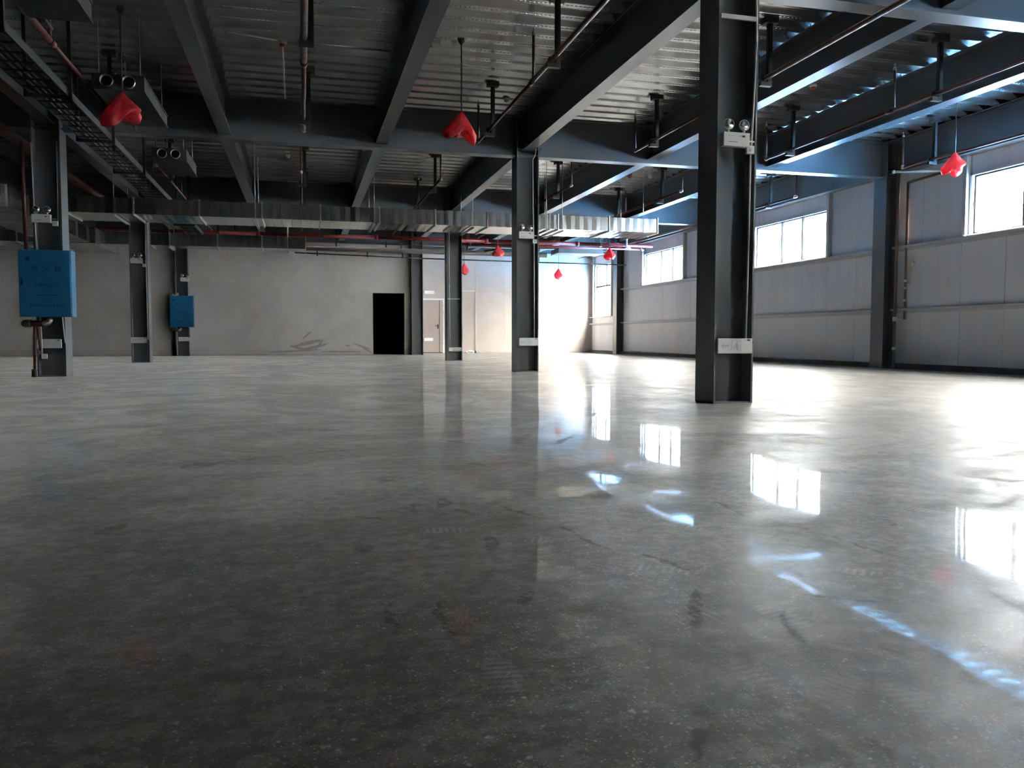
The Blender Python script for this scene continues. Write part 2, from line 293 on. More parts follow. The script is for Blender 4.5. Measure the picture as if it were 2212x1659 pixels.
# ------------------------------------------------------------------ mesh helpers
class MB:
    def __init__(s): s.v = []; s.f = []; s.sm = []
    def box(s, x0, x1, y0, y1, z0, z1):
        i = len(s.v); s.v += [(x, y, z) for z in (z0, z1) for y in (y0, y1) for x in (x0, x1)]
        for f in ((0, 2, 3, 1), (4, 5, 7, 6), (0, 1, 5, 4), (2, 6, 7, 3), (0, 4, 6, 2), (1, 3, 7, 5)): s.f.append([i+k for k in f]); s.sm.append(False)
        return s
    def tube(s, p, q, r, n=12, r2=None, cap=True):
        p, q = Vector(p), Vector(q); d = (q-p).normalized(); a = d.orthogonal().normalized(); b = d.cross(a); r2 = r if r2 is None else r2
        i = len(s.v)
        for (c, rr) in ((p, r), (q, r2)):
            for k in range(n):
                t = 2*PI*k/n; s.v.append(tuple(c+a*math.cos(t)*rr+b*math.sin(t)*rr))
        for k in range(n): s.f.append([i+k, i+(k+1) % n, i+n+(k+1) % n, i+n+k]); s.sm.append(True)
        if cap: s.f.append([i+k for k in reversed(range(n))]); s.f.append([i+n+k for k in range(n)]); s.sm += [False, False]
        return s
    def path(s, pts, r, n=10):                              # tube through points, with rounded joints
        for a, b in zip(pts, pts[1:]): s.tube(a, b, r, n)
        for p in pts[1:-1]: s.ball(p, r*1.02, n)
        return s
    def ball(s, c, r, n=10, sc=(1, 1, 1), half=False):
        i = len(s.v); m_ = max(4, n//2)
        for a in range(m_+1):
            t = PI*a/m_
            for k in range(n):
                p = 2*PI*k/n; s.v.append((c[0]+r*sc[0]*math.sin(t)*math.cos(p), c[1]+r*sc[1]*math.sin(t)*math.sin(p), c[2]+r*sc[2]*math.cos(t)))
        for a in range(m_):
            for k in range(n): s.f.append([i+a*n+k, i+(a+1)*n+k, i+(a+1)*n+(k+1) % n, i+a*n+(k+1) % n]); s.sm.append(True)
        return s
    def lathe(s, c, ax, prof, n=20):                        # prof: (distance along axis, radius)
        c = Vector(c); d = Vector(ax).normalized(); a = d.orthogonal().normalized(); b = d.cross(a); i = len(s.v)
        for (h, r) in prof:
            for k in range(n):
                t = 2*PI*k/n; s.v.append(tuple(c+d*h+a*math.cos(t)*r+b*math.sin(t)*r))
        for j in range(len(prof)-1):
            for k in range(n): s.f.append([i+j*n+k, i+j*n+(k+1) % n, i+(j+1)*n+(k+1) % n, i+(j+1)*n+k]); s.sm.append(True)
        s.f.append([i+k for k in reversed(range(n))]); s.sm.append(False)
        s.f.append([i+(len(prof)-1)*n+k for k in range(n)]); s.sm.append(False)
        return s
    def prism(s, poly, axis, a, b):                          # poly in the two other axes, extruded along axis from a to b
        i = len(s.v); n = len(poly)
        for t in (a, b):
            for (p, q) in poly:
                s.v.append({'x': (t, p, q), 'y': (p, t, q), 'z': (p, q, t)}[axis])
        for k in range(n): s.f.append([i+k, i+(k+1) % n, i+n+(k+1) % n, i+n+k]); s.sm.append(False)
        s.f.append([i+k for k in reversed(range(n))]); s.f.append([i+n+k for k in range(n)]); s.sm += [False, False]
        return s
    def mesh(s, name, mat, bevel=0):
        me = bpy.data.meshes.new(name); me.from_pydata(s.v, [], s.f)
        bm = bmesh.new(); bm.from_mesh(me)
        for f, k in zip(bm.faces, s.sm): f.smooth = k
        bmesh.ops.recalc_face_normals(bm, faces=bm.faces[:])
        if bevel: bmesh.ops.bevel(bm, geom=bm.edges[:], offset=bevel, segments=2, profile=0.5, affect='EDGES')
        bm.to_mesh(me); bm.free(); me.materials.append(mat); return me
    def build(s, name, mat, parent=None, bevel=0):
        return link(name, s.mesh(name, mat, bevel), parent)
def link(name, me, parent=None, loc=None):
    o = bpy.data.objects.new(name, me); COL.objects.link(o)
    if parent is not None:
        o.parent = parent
        if loc is None: o.location = -PL.get(parent.name, Vector((0, 0, 0)))   # meshes are written in world coordinates
        else: o.location = loc
        PL[o.name] = Vector((0, 0, 0)) if loc is None else PL.get(parent.name, Vector((0, 0, 0)))+Vector(loc)
    elif loc is not None: o.location = loc
    return o
PL = {}                                                      # world position of every parent's origin
def empty(name, loc=(0, 0, 0)):
    o = bpy.data.objects.new(name, None); COL.objects.link(o); o.location = loc; o.empty_display_size = 0.2; PL[o.name] = Vector(loc); return o
def tag(o, label, cat, group=None):
    o['label'] = label; o['category'] = cat
    if group: o['group'] = group
    return o
def struct(o, label=None, cat=None):
    o['kind'] = 'structure'
    if label: o['label'] = label
    if cat: o['category'] = cat
    return o
def thing(name, loc, label, cat, group=None): return tag(empty(name, loc), label, cat, group)
def copy_tree(o, parent=None):
    c = o.copy(); COL.objects.link(c)
    if parent is not None: c.parent = parent
    for ch in list(o.children): copy_tree(ch, c)
    return c

# ================================================================== SETTING
# floor
me = bpy.data.meshes.new('floor'); gx = [XLEFT, -1.6, 8.4, 11.75]; gy = [YN, 0.8, 10.6, 31.9]
me.from_pydata([(x_, y_, 0) for y_ in gy for x_ in gx]+[(x_, y_, -.2) for y_ in (YN, 31.9) for x_ in (XLEFT, 11.75)],
               [], [[r*4+c, r*4+c+1, (r+1)*4+c+1, (r+1)*4+c] for r in range(3) for c in range(3)]+[[16, 18, 19, 17]])
me.materials.append(M['floor']); me.materials.append(M['floor_near']); me.polygons[4].material_index = 1
fl = link('floor', me); struct(fl, 'ground grey polished concrete floor with pale dust smears and dark stains', 'floor')
# ground and neighbouring roof outside the windows
out = MB().box(11.9, 60, -40, 80, -1.2, -1.0)
for k in range(60): out.box(11.9, 60, -40+k*2, -39.9+k*2, -1.0, -0.94)
out = out.build('roof_outside', M['roofblue']); struct(out, 'blue ribbed metal roof outside the windows', 'roof')

fb = MB().box(31, 40, -60, 120, -1.0, 10.5)  # added block, keeps low sky light from reaching the left side
for k in range(45):
    for z in (1.2, 4.4, 7.6): fb.box(30.93, 31.0, -58+k*4, -56.4+k*4, z, z+1.6)
fb = fb.build('added_sky_block', M['added_facade']); struct(fb, 'pale building block added outside the windows to hold back low sky light', 'building')

# right wall ------------------------------------------------------------
wr = empty('wall_right', (XW, 0, 0)); struct(wr, 'grey white metal panel wall with high windows', 'wall')
SILL, HEAD = 2.41, 3.51
wins = [(8.95, 12.05), (16.06, 19.15), (23.17, 26.20), (1.84, 4.94), (-4.0, -2.6)]  # last opening is unseen, added for its light
W4 = (29.22, 31.08, 1.44, 3.50)
P0, PP = 15.12, 0.961
def holes(y0, y1, z0, z1):                                    # rectangle minus windows -> list of rectangles
    rects = [(y0, y1, z0, z1)]
    for (a, b, c, d) in [(a, b, SILL, HEAD) for a, b in wins]+[W4]:
        nr = []
        for (p, q, r, s_) in rects:
            if q <= a or p >= b or s_ <= c or r >= d: nr.append((p, q, r, s_)); continue
            if p < a: nr.append((p, a, r, s_))
            if q > b: nr.append((b, q, r, s_))
            p2, q2 = max(p, a), min(q, b)
            if r < c: nr.append((p2, q2, r, c))
            if s_ > d: nr.append((p2, q2, d, s_))
        rects = nr
    return rects
bk = MB()
for (p, q, r, s_) in holes(YN, 31.9, 0.0, 4.7): bk.box(XW+0.05, XW+0.10, p, q, r, s_)
bk.build('wall_backing', M['joint'], wr)
k0 = int((YN-P0)/PP)-1; k = k0
while P0+k*PP < YB2:
    a, b = max(YN, P0+k*PP), min(YB2, P0+(k+1)*PP); k += 1
    if b <= YN+0.01: continue
    for (p, q, r, s_) in holes(a, b, 0.10, SILL-0.002)+holes(a, b, SILL, 4.47):
        if q-p < 0.03: continue
        MB().box(XW, XW+0.05, p+0.004, q-0.004, r+0.001, s_-0.001).build('wall_panel', M['panel'], wr, bevel=0.003)
for z0, z1, x0 in ((1.142, 1.178, 11.38), (2.362, 2.406, 11.37)):    # girts, broken at the columns
    for kk in range(len(YF)):
        a = YF[kk]+CB; b = (YF[kk+1] if kk+1 < len(YF) else YB2)
        if z0 < 2 or b < YB2-0.1: MB().box(x0, XW-0.001, a-(0.12 if z0 < 2 or 1 else 0), b, z0, z1).box(XW-0.012, XW-0.001, a, b, z0-0.05, z0).build('girt', M['girt'], wr)
MB().box(11.38, XW-0.001, 28.5, YB2, 1.40, 1.438).build('girt', M['girt'], wr)
kb = MB().box(11.36, XW-0.002, YN, YB2, 0.0, 0.095); struct(kb.build('baseboard_right', M['kerb']), 'dark dirty concrete kerb along the foot of the panel wall', 'kerb')
rnd = random.Random(3); mo = MB()
y = 14.3
while y < 28:
    l_ = rnd.uniform(0.25, 0.9); h_ = rnd.uniform(0.010, 0.035)
    if rnd.random() < 0.75: mo.prism([(11.40, 0.095), (XW-0.003, 0.095), (XW-0.003, 0.095+h_), (11.45, 0.095+h_)], 'y', y, y+l_)
    y += l_+rnd.uniform(0.02, 0.5)
mo = mo.build('trim_1', M['mortar']); struct(mo, 'ragged line of pale mortar along the top of the kerb', 'mortar')

def window(n, a, b, z0, z1, mull, label, trans=None):
    o = empty('window_%d' % n, (XW, (a+b)/2, z0)); struct(o, label, 'window')
    X0, X1 = XW-0.035, XW+0.10
    f = MB().box(X0, X1, a, a+0.045, z0, z1).box(X0, X1, b-0.045, b, z0, z1).box(X0, X1, a, b, z1-0.045, z1).box(X0-0.02, X1, a, b, z0, z0+0.03)
    f.build('window_frame', M['frame'], o)
    edges = [a+0.045]+[y_ for y_ in mull]+[b-0.045]
    lo = z0+0.03; hi = z1-0.045
    if trans: MB().box(X0+0.02, X1-0.03, a+.045, b-.045, trans-0.018, trans+0.018).build('transom', M['mull'], o)
    for y_ in mull: MB().box(X0+0.03, XW+0.03, y_-0.022, y_+0.022, trans if trans else lo, hi).build('mullion', M['mull'], o)
    for p, q in zip(edges, edges[1:]):
        s_ = MB()
        zl = trans+0.018 if trans else lo
        s_.box(XW+0.02, XW+0.05, p, p+0.028, zl, hi).box(XW+0.02, XW+0.05, q-0.028, q, zl, hi).box(XW+0.02, XW+0.05, p, q, zl, zl+0.028).box(XW+0.02, XW+0.05, p, q, hi-0.028, hi)
        sh = s_.build('sash', M['mull'], o)
        MB().box(XW+0.032, XW+0.036, p+0.028, q-0.028, zl+0.028, hi-0.028).build('pane', M['glass'], sh)
        MB().box(XW+0.005, XW+0.02, q-0.02, q-0.004, (zl+hi)/2-0.05, (zl+hi)/2+0.05).build('latch', M['mull'], sh)
    if trans: MB().box(XW+0.032, XW+0.036, a+.045, b-.045, lo, trans-.018).build('pane', M['glass'], o)
    return o
window(1, *wins[0], SILL, HEAD, [9.95, 10.95], 'nearest high window, cut by the right edge of the photo')
window(2, *wins[1], SILL, HEAD, [17.08, 17.93], 'high three light window just right of the nearest column')
window(3, *wins[2], SILL, HEAD, [24.06, 24.93], 'high three light window left of the nearest column')
window(4, W4[0], W4[1], W4[2], W4[3], [29.92], 'tall far corner window with a transom bar', trans=2.62)
window(5, *wins[3], SILL, HEAD, [2.86, 3.7], 'high window beside the camera, outside the frame')
window(6, *wins[4], SILL, HEAD, [-3.3], 'smaller unseen high window added behind the camera for its light')  # added window, sized for the light it lets in
for (a, b) in wins:                                           # steel posts framing the windows
    for y_ in (a-0.10, b+0.02): MB().box(11.40, XW-0.001, y_, y_+0.08, SILL, 3.825).build('window_post', M['girt'], wr)
for y_ in (29.12, 31.12): MB().box(11.40, XW-0.001, y_, y_+0.08, 1.44, 3.825).build('window_post', M['girt'], wr)

# other walls ---------------------------------------------------------------
OX0, OX1, OZ = 2.355, 3.455, 2.15
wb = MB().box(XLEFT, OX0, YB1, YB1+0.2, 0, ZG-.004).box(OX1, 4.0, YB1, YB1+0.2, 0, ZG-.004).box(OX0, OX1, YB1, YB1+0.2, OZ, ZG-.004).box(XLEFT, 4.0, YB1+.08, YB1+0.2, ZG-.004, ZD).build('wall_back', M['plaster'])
struct(wb, 'grey beige plaster back wall with brown brush scuffs near the floor', 'wall')
struct(MB().box(3.86, 4.06, YB1+0.2, YB2, 0, ZD+0.2).build('wall_recess_side', M['plaster']), 'side wall of the deeper right part of the hall', 'wall')
struct(MB().box(OX0-0.03, OX0+0.01, YB1-0.006, YB1+0.21, 0, OZ).box(OX1-0.01, OX1+0.03, YB1-0.006, YB1+0.21, 0, OZ).box(OX0-.03, OX1+.03, YB1-0.006, YB1+0.21, OZ-.01, OZ+.03).build('trim_2', M['plaster']), 'plaster reveal around the black doorway', 'trim')
struct(MB().box(1.2, 3.8, 31.3, 31.4, 0, 3).box(1.1, 1.2, YB1+.2, 31.4, 0, 3).box(3.76, 3.86, YB1+.2, 31.4, 0, 3).box(1.1, 3.86, YB1+.2, 31.4, 2.9, 3).build('wall_beyond_doorway', M['black']), 'room behind the open doorway, its darkness put in the colour', 'wall')  # near black walls stand in for the darkness of the room
wrb = empty('wall_recess_back', (8, YB2, 0)); struct(wrb, 'pale board wall at the far right end, brightly lit beside the corner window', 'wall')
MB().box(4.06, 11.75, YB2+0.03, YB2+0.2, 0, ZD+0.2).build('wall_backing', M['joint'], wrb)
DX0, DX1, DZ = 4.50, 5.32, 2.06
xs = [4.06, DX0-.05, DX1+.05, 6.63, 7.83, 9.03, 10.23, 11.5]
for a, b in zip(xs, xs[1:]):
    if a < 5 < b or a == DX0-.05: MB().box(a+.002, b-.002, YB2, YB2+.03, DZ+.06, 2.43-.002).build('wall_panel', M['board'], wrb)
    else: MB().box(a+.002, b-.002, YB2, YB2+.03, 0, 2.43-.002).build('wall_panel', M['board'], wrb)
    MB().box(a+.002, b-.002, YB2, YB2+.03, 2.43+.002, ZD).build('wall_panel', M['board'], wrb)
struct(MB().box(XLEFT-.2, XLEFT, YN, 28.6, 0, 4.7).build('wall_left', M['kerb']))  # unseen wall, given a dark colour to keep the left side dim
struct(MB().box(XLEFT-.2, 11.75, YN-.2, YN, 0, 4.7).build('wall_front', M['kerb']))  # unseen wall, dark colour stands in for the unlit hall beyond
# door in the recess
d1 = empty('door_1', (4.9, YB2, 0)); struct(d1, 'pinkish grey steel door with a lever handle beside the far column', 'door')
MB().box(DX0-.05, DX0, YB2-.04, YB2+.02, 0, DZ+.05).box(DX1, DX1+.05, YB2-.04, YB2+.02, 0, DZ+.05).box(DX0-.05, DX1+.05, YB2-.045, YB2+.02, DZ, DZ+.06).build('door_frame', M['frame'], d1)
lf = MB().box(DX0, DX1-.14, YB2-.02, YB2+.02, 0.03, DZ).box(DX1-.12, DX1, YB2-.03, YB2+.02, 0.03, DZ).build('door_leaf', M['door'], d1)
MB().box(DX1-.22, DX1-.17, YB2-.03, YB2-.02, 0.95, 1.12).tube((DX1-.19, YB2-.02, 1.06), (DX1-.19, YB2-.08, 1.06), .012).tube((DX1-.19, YB2-.08, 1.06), (DX1-.31, YB2-.08, 1.06), .011).build('door_handle', M['steel_dk'], lf)
for z in (0.35, 1.55, 1.8): MB().tube((DX1+.005, YB2-.035, z), (DX1+.005, YB2-.035, z+.1), .012).build('hinge', M['fit'], d1)

# ceiling deck -----------------------------------------------------------------
ce = empty('ceiling', (0, 0, ZD)); struct(ce, 'ribbed galvanised steel deck ceiling with rows of embossed dimples', 'ceiling')
prof = []
for c in (0.0, 0.344):
    prof += [(c+0.000, 0), (c+0.016, 0), (c+0.020, 0.006), (c+0.026, 0.006), (c+0.030, 0), (c+0.102, 0), (c+0.106, 0.006), (c+0.112, 0.006), (c+0.116, 0), (c+0.132, 0),
             (c+0.160, 0.070), (c+0.215, 0.070), (c+0.225, 0.064), (c+0.250, 0.064), (c+0.260, 0.070), (c+0.316, 0.070)]
prof.append((0.688, 0.0))
dm = bpy.data.meshes.new('deck_sheet'); vs = []; fs = []
xsn = [XLEFT+(11.6-XLEFT)*i/8 for i in range(9)]
for x_ in xsn: vs += [(x_, p, z) for p, z in prof]
nP = len(prof)
for i in range(8):
    for j in range(nP-1): fs.append([i*nP+j, i*nP+j+1, (i+1)*nP+j+1, (i+1)*nP+j])
dm.from_pydata(vs, [], fs); dm.materials.append(M['deck'])
for k in range(58):
    y_ = YN+k*0.688
    o = link('deck_sheet', dm, ce, loc=(0, y_, random.uniform(0, 0.002)))
struct(MB().box(XLEFT, 11.7, YN, 32.2, ZD+.075, ZD+.2).build('ceiling_slab', M['black']), 'concrete slab above the deck', 'slab')

# ================================================================== STEEL FRAME
ORD = ['nearest', 'second', 'third', 'rear']
def hsec(mb, x0, x1, y0, y1, z0, z1, tf=0.016, tw=0.012, along='y', bw=None):   # horizontal I beam
    if along == 'y':
        xc = (x0+x1)/2; mb.box(x0, x1, y0, y1, z0, z0+tf).box(x0, x1, y0, y1, z1-tf, z1).box(xc-tw/2, xc+tw/2, y0, y1, z0+tf, z1-tf)
    else:
        yc = (y0+y1)/2; mb.box(x0, x1, y0, y1, z0, z0+tf).box(x0, x1, y0, y1, z1-tf, z1).box(x0, x1, yc-tw/2, yc+tw/2, z0+tf, z1-tf)
    return mb
def column(x, k, label, group=None, top=ZD-0.005, wall=False):
    y = YF[k]; o = thing('steel_column', (x+CA/2, y+CB/2, 0), label, 'column', group); t = 0.018; x1 = x+CA if not wall else XW-0.002
    MB().box(x, x+t, y, y+CB, 0, top).build('flange', M['steel'], o)
    MB().box(x1-t, x1, y, y+CB, 0, top).build('flange', M['steel'], o)
    MB().box(x+t, x1-t, y+CB/2-.006, y+CB/2+.006, 0, top).build('web', M['steel'], o)
    for z in (0.0, ZG-0.0, ZB+0.02):
        MB().box(x+t, x1-t, y+0.01, y+CB-.01, z, z+0.014).build('stiffener_plate', M['steel'], o)
    return o
NC = column(XR, 1, 'nearest steel column, standing large right of centre')
column(XR, 2, 'second steel column of the right row, left of the nearest one')
column(XR, 3, 'third column of the right row, in front of the pinkish door')
column(XR, 4, 'column against the plaster wall beside the black doorway')
LC = column(XL, 2, 'steel column at the left edge carrying the big blue cabinet')
column(XL, 3, 'bare steel column between the two blue hydrant cabinets')
column(XL, 4, 'far left column carrying the small blue cabinet on the back wall')
column(11.22, 2, 'wall column right of the second window, with pipes in its recess', wall=True)
column(11.22, 3, 'wall column between the two middle windows, hidden behind the nearest column', wall=True)
column(11.22, 4, 'wall column beside the far corner window', wall=True)

lines = [(-11.30, 'far left beam line'), (-8.79, 'beam line two left of the left column row'), (-6.26, 'beam line just left of the left column row'), (-3.742, 'beam line over the left column row'),
         (-1.165, 'beam line first right of the left column row'), (1.34, 'beam line first left of the right column row'), (3.866, 'beam line over the right column row'),
         (6.28, 'beam line first right of the right column row'), (8.76, 'beam line second right of the right column row')]
bays = [(0, 'bay above the camera'), (1, 'nearest ceiling bay'), (2, 'second ceiling bay'), (3, 'ceiling bay behind the long duct')]
for k, bn in bays:
    ya, yb = YF[k]+CB/2+0.01, (YF[k+1]+CB/2-0.01)
    for xc, ln in lines:
        if xc in (3.866, -3.742): ya2, yb2 = YF[k]+CB/2+.02, YF[k+1]+CB/2-.02
        else: ya2, yb2 = ya, yb
        o = hsec(MB(), xc-.10, xc+.10, ya2, yb2, ZB, ZD-.006).build('steel_beam', M['steel'])
        tag(o, 'grey steel beam of the %s, in the %s' % (ln, bn), 'beam', 'steel beams running away from the camera')
for xc, ln in lines[6:]:
    o = hsec(MB(), xc-.10, xc+.10, YF[4]+CB/2+.02, YB2-.02, ZB, ZD-.006).build('steel_beam', M['steel'])
    tag(o, 'short grey beam over the far recess, on the %s' % ln, 'beam', 'short beams over the far recess')
gn = {1: 'steel girder crossing the top right corner of the photo', 2: 'long cross girder over the second columns, behind the nearest bay',
      3: 'cross girder over the third columns, just behind the long duct', 4: 'cross girder along the top of the plaster back wall'}
span = [('left of the left column row', XLEFT+.01, XL), ('between the two column rows', XL+CA, XR), ('from the right columns to the windows', XR+CA, 11.21)]
gnn = {1: 'cross girder over the nearest column', 2: 'cross girder over the second columns', 3: 'cross girder just behind the long duct', 4: 'cross girder at the rear plaster wall'}
for k in (1, 2, 3, 4):
    for sn, a, b in span:
        g_ = thing('cross_girder', ((a+b)/2, YF[k]+CB/2, ZG), 'grey %s, %s' % (gnn[k], sn), 'girder', 'cross girders')
        hsec(MB(), a+.001, b-.001, YF[k]+CB/2-.11, YF[k]+CB/2+.11, ZG, ZD-.004, along='x').build('girder_length', M['steel'], g_)
        for xe, s_ in ((a, 1), (b, -1)):                          # bolted shear plates at the columns
            if xe < -15 or xe > 11: continue
            MB().box(min(xe+s_*.001, xe+s_*.12), max(xe+s_*.001, xe+s_*.12), YF[k]+CB/2-.02, YF[k]+CB/2-.0065, ZG+.1, ZD-.12).build('splice_plate', M['steel'], g_)
            for z in (ZG+.16, ZG+.26, ZG+.36, ZG+.46):
                MB().tube((xe+s_*.07, YF[k]+CB/2-.0205, z), (xe+s_*.07, YF[k]+CB/2-.04, z), .014, 6).build('bolt', M['steel_dk'], g_)
ed = hsec(MB(), 11.27, XW-.002, YN, YB2, 3.83, ZD-.004).build('wall_head_beam', M['steel']); tag(ed, 'steel beam running along the head of the window wall', 'beam')
ed = hsec(MB(), 4.07, 11.26, YB2-.22, YB2-.005, 3.95, ZD-.004, along='x').build('wall_head_beam', M['steel']); tag(ed, 'steel beam along the head of the far board wall', 'beam')

# ================================================================== DUCTS
def duct(name, x0, x1, y0, y1, z0, z1, joints, label, bead=0.205, along='x', group='rectangular air ducts'):
    o = thing(name, ((x0+x1)/2, (y0+y1)/2, z0), label, 'duct', group)
    js = sorted(set([x0 if along == 'x' else y0]+joints+[x1 if along == 'x' else y1]))
    for a, b in zip(js, js[1:]):
        mb = MB(); n = max(1, round((b-a)/bead)); st = (b-a)/n
        for i in range(n):                                      # each strip between two beads bulges a little
            p, q = a+i*st, a+(i+1)*st; c = (p+q)/2; e = 0.004; d_ = random.uniform(.002, .006)
            for (s0, s1, o0, o1) in ((p+e, c, 0, d_), (c, q-e, d_, 0), (p, p+e, -.006, 0), (q-e, q, 0, -.006)):
                if along == 'x':
                    i0 = len(mb.v)
                    for (xx, oo) in ((s0, o0), (s1, o1)): mb.v += [(xx, y0-oo, z0-oo), (xx, y1+oo, z0-oo), (xx, y1+oo, z1+oo), (xx, y0-oo, z1+oo)]
                else:
                    i0 = len(mb.v)
                    for (xx, oo) in ((s0, o0), (s1, o1)): mb.v += [(x0-oo, xx, z0-oo), (x1+oo, xx, z0-oo), (x1+oo, xx, z1+oo), (x0-oo, xx, z1+oo)]
                for k_ in range(4): mb.f.append([i0+k_, i0+(k_+1) % 4, i0+4+(k_+1) % 4, i0+4+k_]); mb.sm.append(False)
        mb.build('duct_section', M['ductin'], o)
    for j in js:
        e = .03; w_ = .012
        mb = MB()
        if along == 'x': mb.box(j-w_, j+w_, y0-e, y1+e, z0-e, z0-.001).box(j-w_, j+w_, y0-e, y1+e, z1+.001, z1+e).box(j-w_, j+w_, y0-e, y0-.001, z0, z1).box(j-w_, j+w_, y1+.001, y1+e, z0, z1)
        else: mb.box(x0-e, x1+e, j-w_, j+w_, z0-e, z0-.001).box(x0-e, x1+e, j-w_, j+w_, z1+.001, z1+e).box(x0-e, x0-.001, j-w_, j+w_, z0, z1).box(x1+.001, x1+e, j-w_, j+w_, z0, z1)
        mb.build('duct_flange', M['galv'], o)
    for (s0, s1) in ((js[0], js[0]+.003), (js[-1]-.003, js[-1])):
        if along == 'x': MB().box(s0, s1, y0+.002, y1-.002, z0+.002, z1-.002).build('end_cap', M['galv'], o)
        else: MB().box(x0+.002, x1-.002, s0, s1, z0+.002, z1-.002).build('end_cap', M['galv'], o)
    return o
D1 = duct('air_duct', -4.85, 7.93, 17.4, 18.62, 3.02, 3.32, [-4.38, -3.17, -1.96, -0.76, 0.40, 1.61, 2.79, 3.93, 5.34, 5.54, 6.75], 'long silver air duct crossing the whole hall below the girders')
D2 = duct('air_duct', -5.0, 0.12, 23.1, 23.85, 3.02, 3.33, [-3.815, -3.34, -2.155, -1.02], 'short silver duct behind the long one, ending left of the doorway')
D3 = duct('air_duct', -6.3, -5.2, 15.6, 22.6, 3.02, 3.36, [16.8, 18.0, 19.2, 20.4, 21.6], 'dark duct running away from the camera behind the left cabinet column', along='y')
D4 = duct('air_duct', -11.8, -5.02, 22.65, 25.2, 2.98, 3.34, [-10.4, -9.2, -8.0, -6.8, -5.9], 'wide dark duct box with return grilles behind the left columns')
for (gx, gy, gl) in ((-6.6, 23.4, 1.1), (-8.2, 24.2, 1.3), (-6.9, 24.7, 0.9), (-9.6, 23.3, 1.2)):
    mb = MB().box(gx-gl/2, gx+gl/2, gy-.12, gy-.10, 2.95, 2.975).box(gx-gl/2, gx+gl/2, gy+.10, gy+.12, 2.95, 2.975).box(gx-gl/2, gx-gl/2+.02, gy-.12, gy+.12, 2.95, 2.975).box(gx+gl/2-.02, gx+gl/2, gy-.12, gy+.12, 2.95, 2.975)
    for i in range(6): mb.box(gx-gl/2, gx+gl/2, gy-.09+i*.033, gy-.085+i*.033, 2.955, 2.972)
    gr = mb.build('return_grille', M['galv'], D4)
    MB().box(gx-gl/2, gx+gl/2, gy-.10, gy+.10, 2.973, 2.976).build('grille_shade_sheet', M['black'], gr)  # black sheet stands in for the shade behind the louvres
def duct_hanger(x, y0, y1, z, label):
    o = thing('duct_hanger', (x, (y0+y1)/2, z), label, 'hanger', 'trapeze hangers under the ducts')
    for y_ in (y0-.06, y1+.06): MB().tube((x, y_, z-.05), (x, y_, ZD), .0065, 6).build('rod', M['fit'], o)
    MB().box(x-.022, x+.022, y0-.09, y1+.09, z-.034, z-.030).box(x-.022, x-.018, y0-.09, y1+.09, z-.06, z-.034).box(x+.018, x+.022, y0-.09, y1+.09, z-.06, z-.034).build('crossbar', M['galv'], o)
nm = ['at its left end', 'left of the plaster wall', 'above the doorway', 'left of the second column', 'right of the second column', 'beside the short piece', 'near its right end']
for x_, l_ in zip((-3.506, -0.887, 1.491, 3.593, 5.25, 5.62, 7.55), nm): duct_hanger(x_, 17.4, 18.62, 3.02, 'thin trapeze hanger under the long duct, '+l_)
for x_, l_ in ((-3.35, 'left'), (-0.35, 'right')): duct_hanger(x_, 23.1, 23.85, 3.02, 'trapeze hanger under the short duct, %s one' % l_)

# fan coil units ------------------------------------------------------------------
def fcu(x0, x1, y0, y1, z0, z1, label, hole=True):
    o = thing('fan_coil_unit', ((x0+x1)/2, (y0+y1)/2, z0), label, 'air conditioner', 'ceiling fan coil units')
    mb = MB().box(x0, x1, y0, y1, z0, z1); mb.build('casing', M['fcu'], o, bevel=.006)
    MB().box(x0-.01, x1+.01, y0-.01, y0+.015, z0-.01, z1+.01).box(x1-.004, x1+.012, y0, y1, z0-.008, z0+.01).box(x1-.004, x1+.012, y0, y1, z1-.01, z1+.008).build('casing_flange', M['fcu'], o)
    if hole:
        for cx in (x0+.16, x1-.16):
            c = MB().lathe((cx, y0-.010, (z0+z1)/2), (0, -1, 0), [(0, .075), (.06, .075), (.06, .07), (.0, .07)], 20).build('outlet_collar', M['galv'], o)
            MB().lathe((cx, y0-.014, (z0+z1)/2), (0, -1, 0), [(0, .069), (.002, .069)], 20).build('collar_shade_disc', M['black'], c)  # black disc stands in for the dark inside of the collar
    for x_, y_ in ((x0+.05, y0+.1), (x1-.05, y0+.1), (x0+.05, y1-.1), (x1-.05, y1-.1)): MB().tube((x_, y_, z1), (x_, y_, ZD), .006, 6).build('rod', M['fit'], o)
    MB().path([(x0+.1, y1, z0+.04), (x0+.1, y1+.3, z0+.02)], .018, 8).build('drain_pipe', M['rubber'], o)
    return o
fcu(-2.42, -1.85, 11.0, 12.8, 3.63, 3.80, 'fan coil unit with round outlets behind the leftmost red bag')
fcu(-2.36, -1.84, 7.12, 8.40, 3.50, 3.68, 'fan coil unit cut off by the top left edge of the photo')
fcu(-2.40, -1.87, 14.9, 16.3, 3.60, 3.78, 'fan coil unit over the left end of the long duct')
fcu(8.5, 10.1, 26.6, 27.5, 3.50, 3.66, 'dark fan coil unit hanging near the far corner window', hole=False)

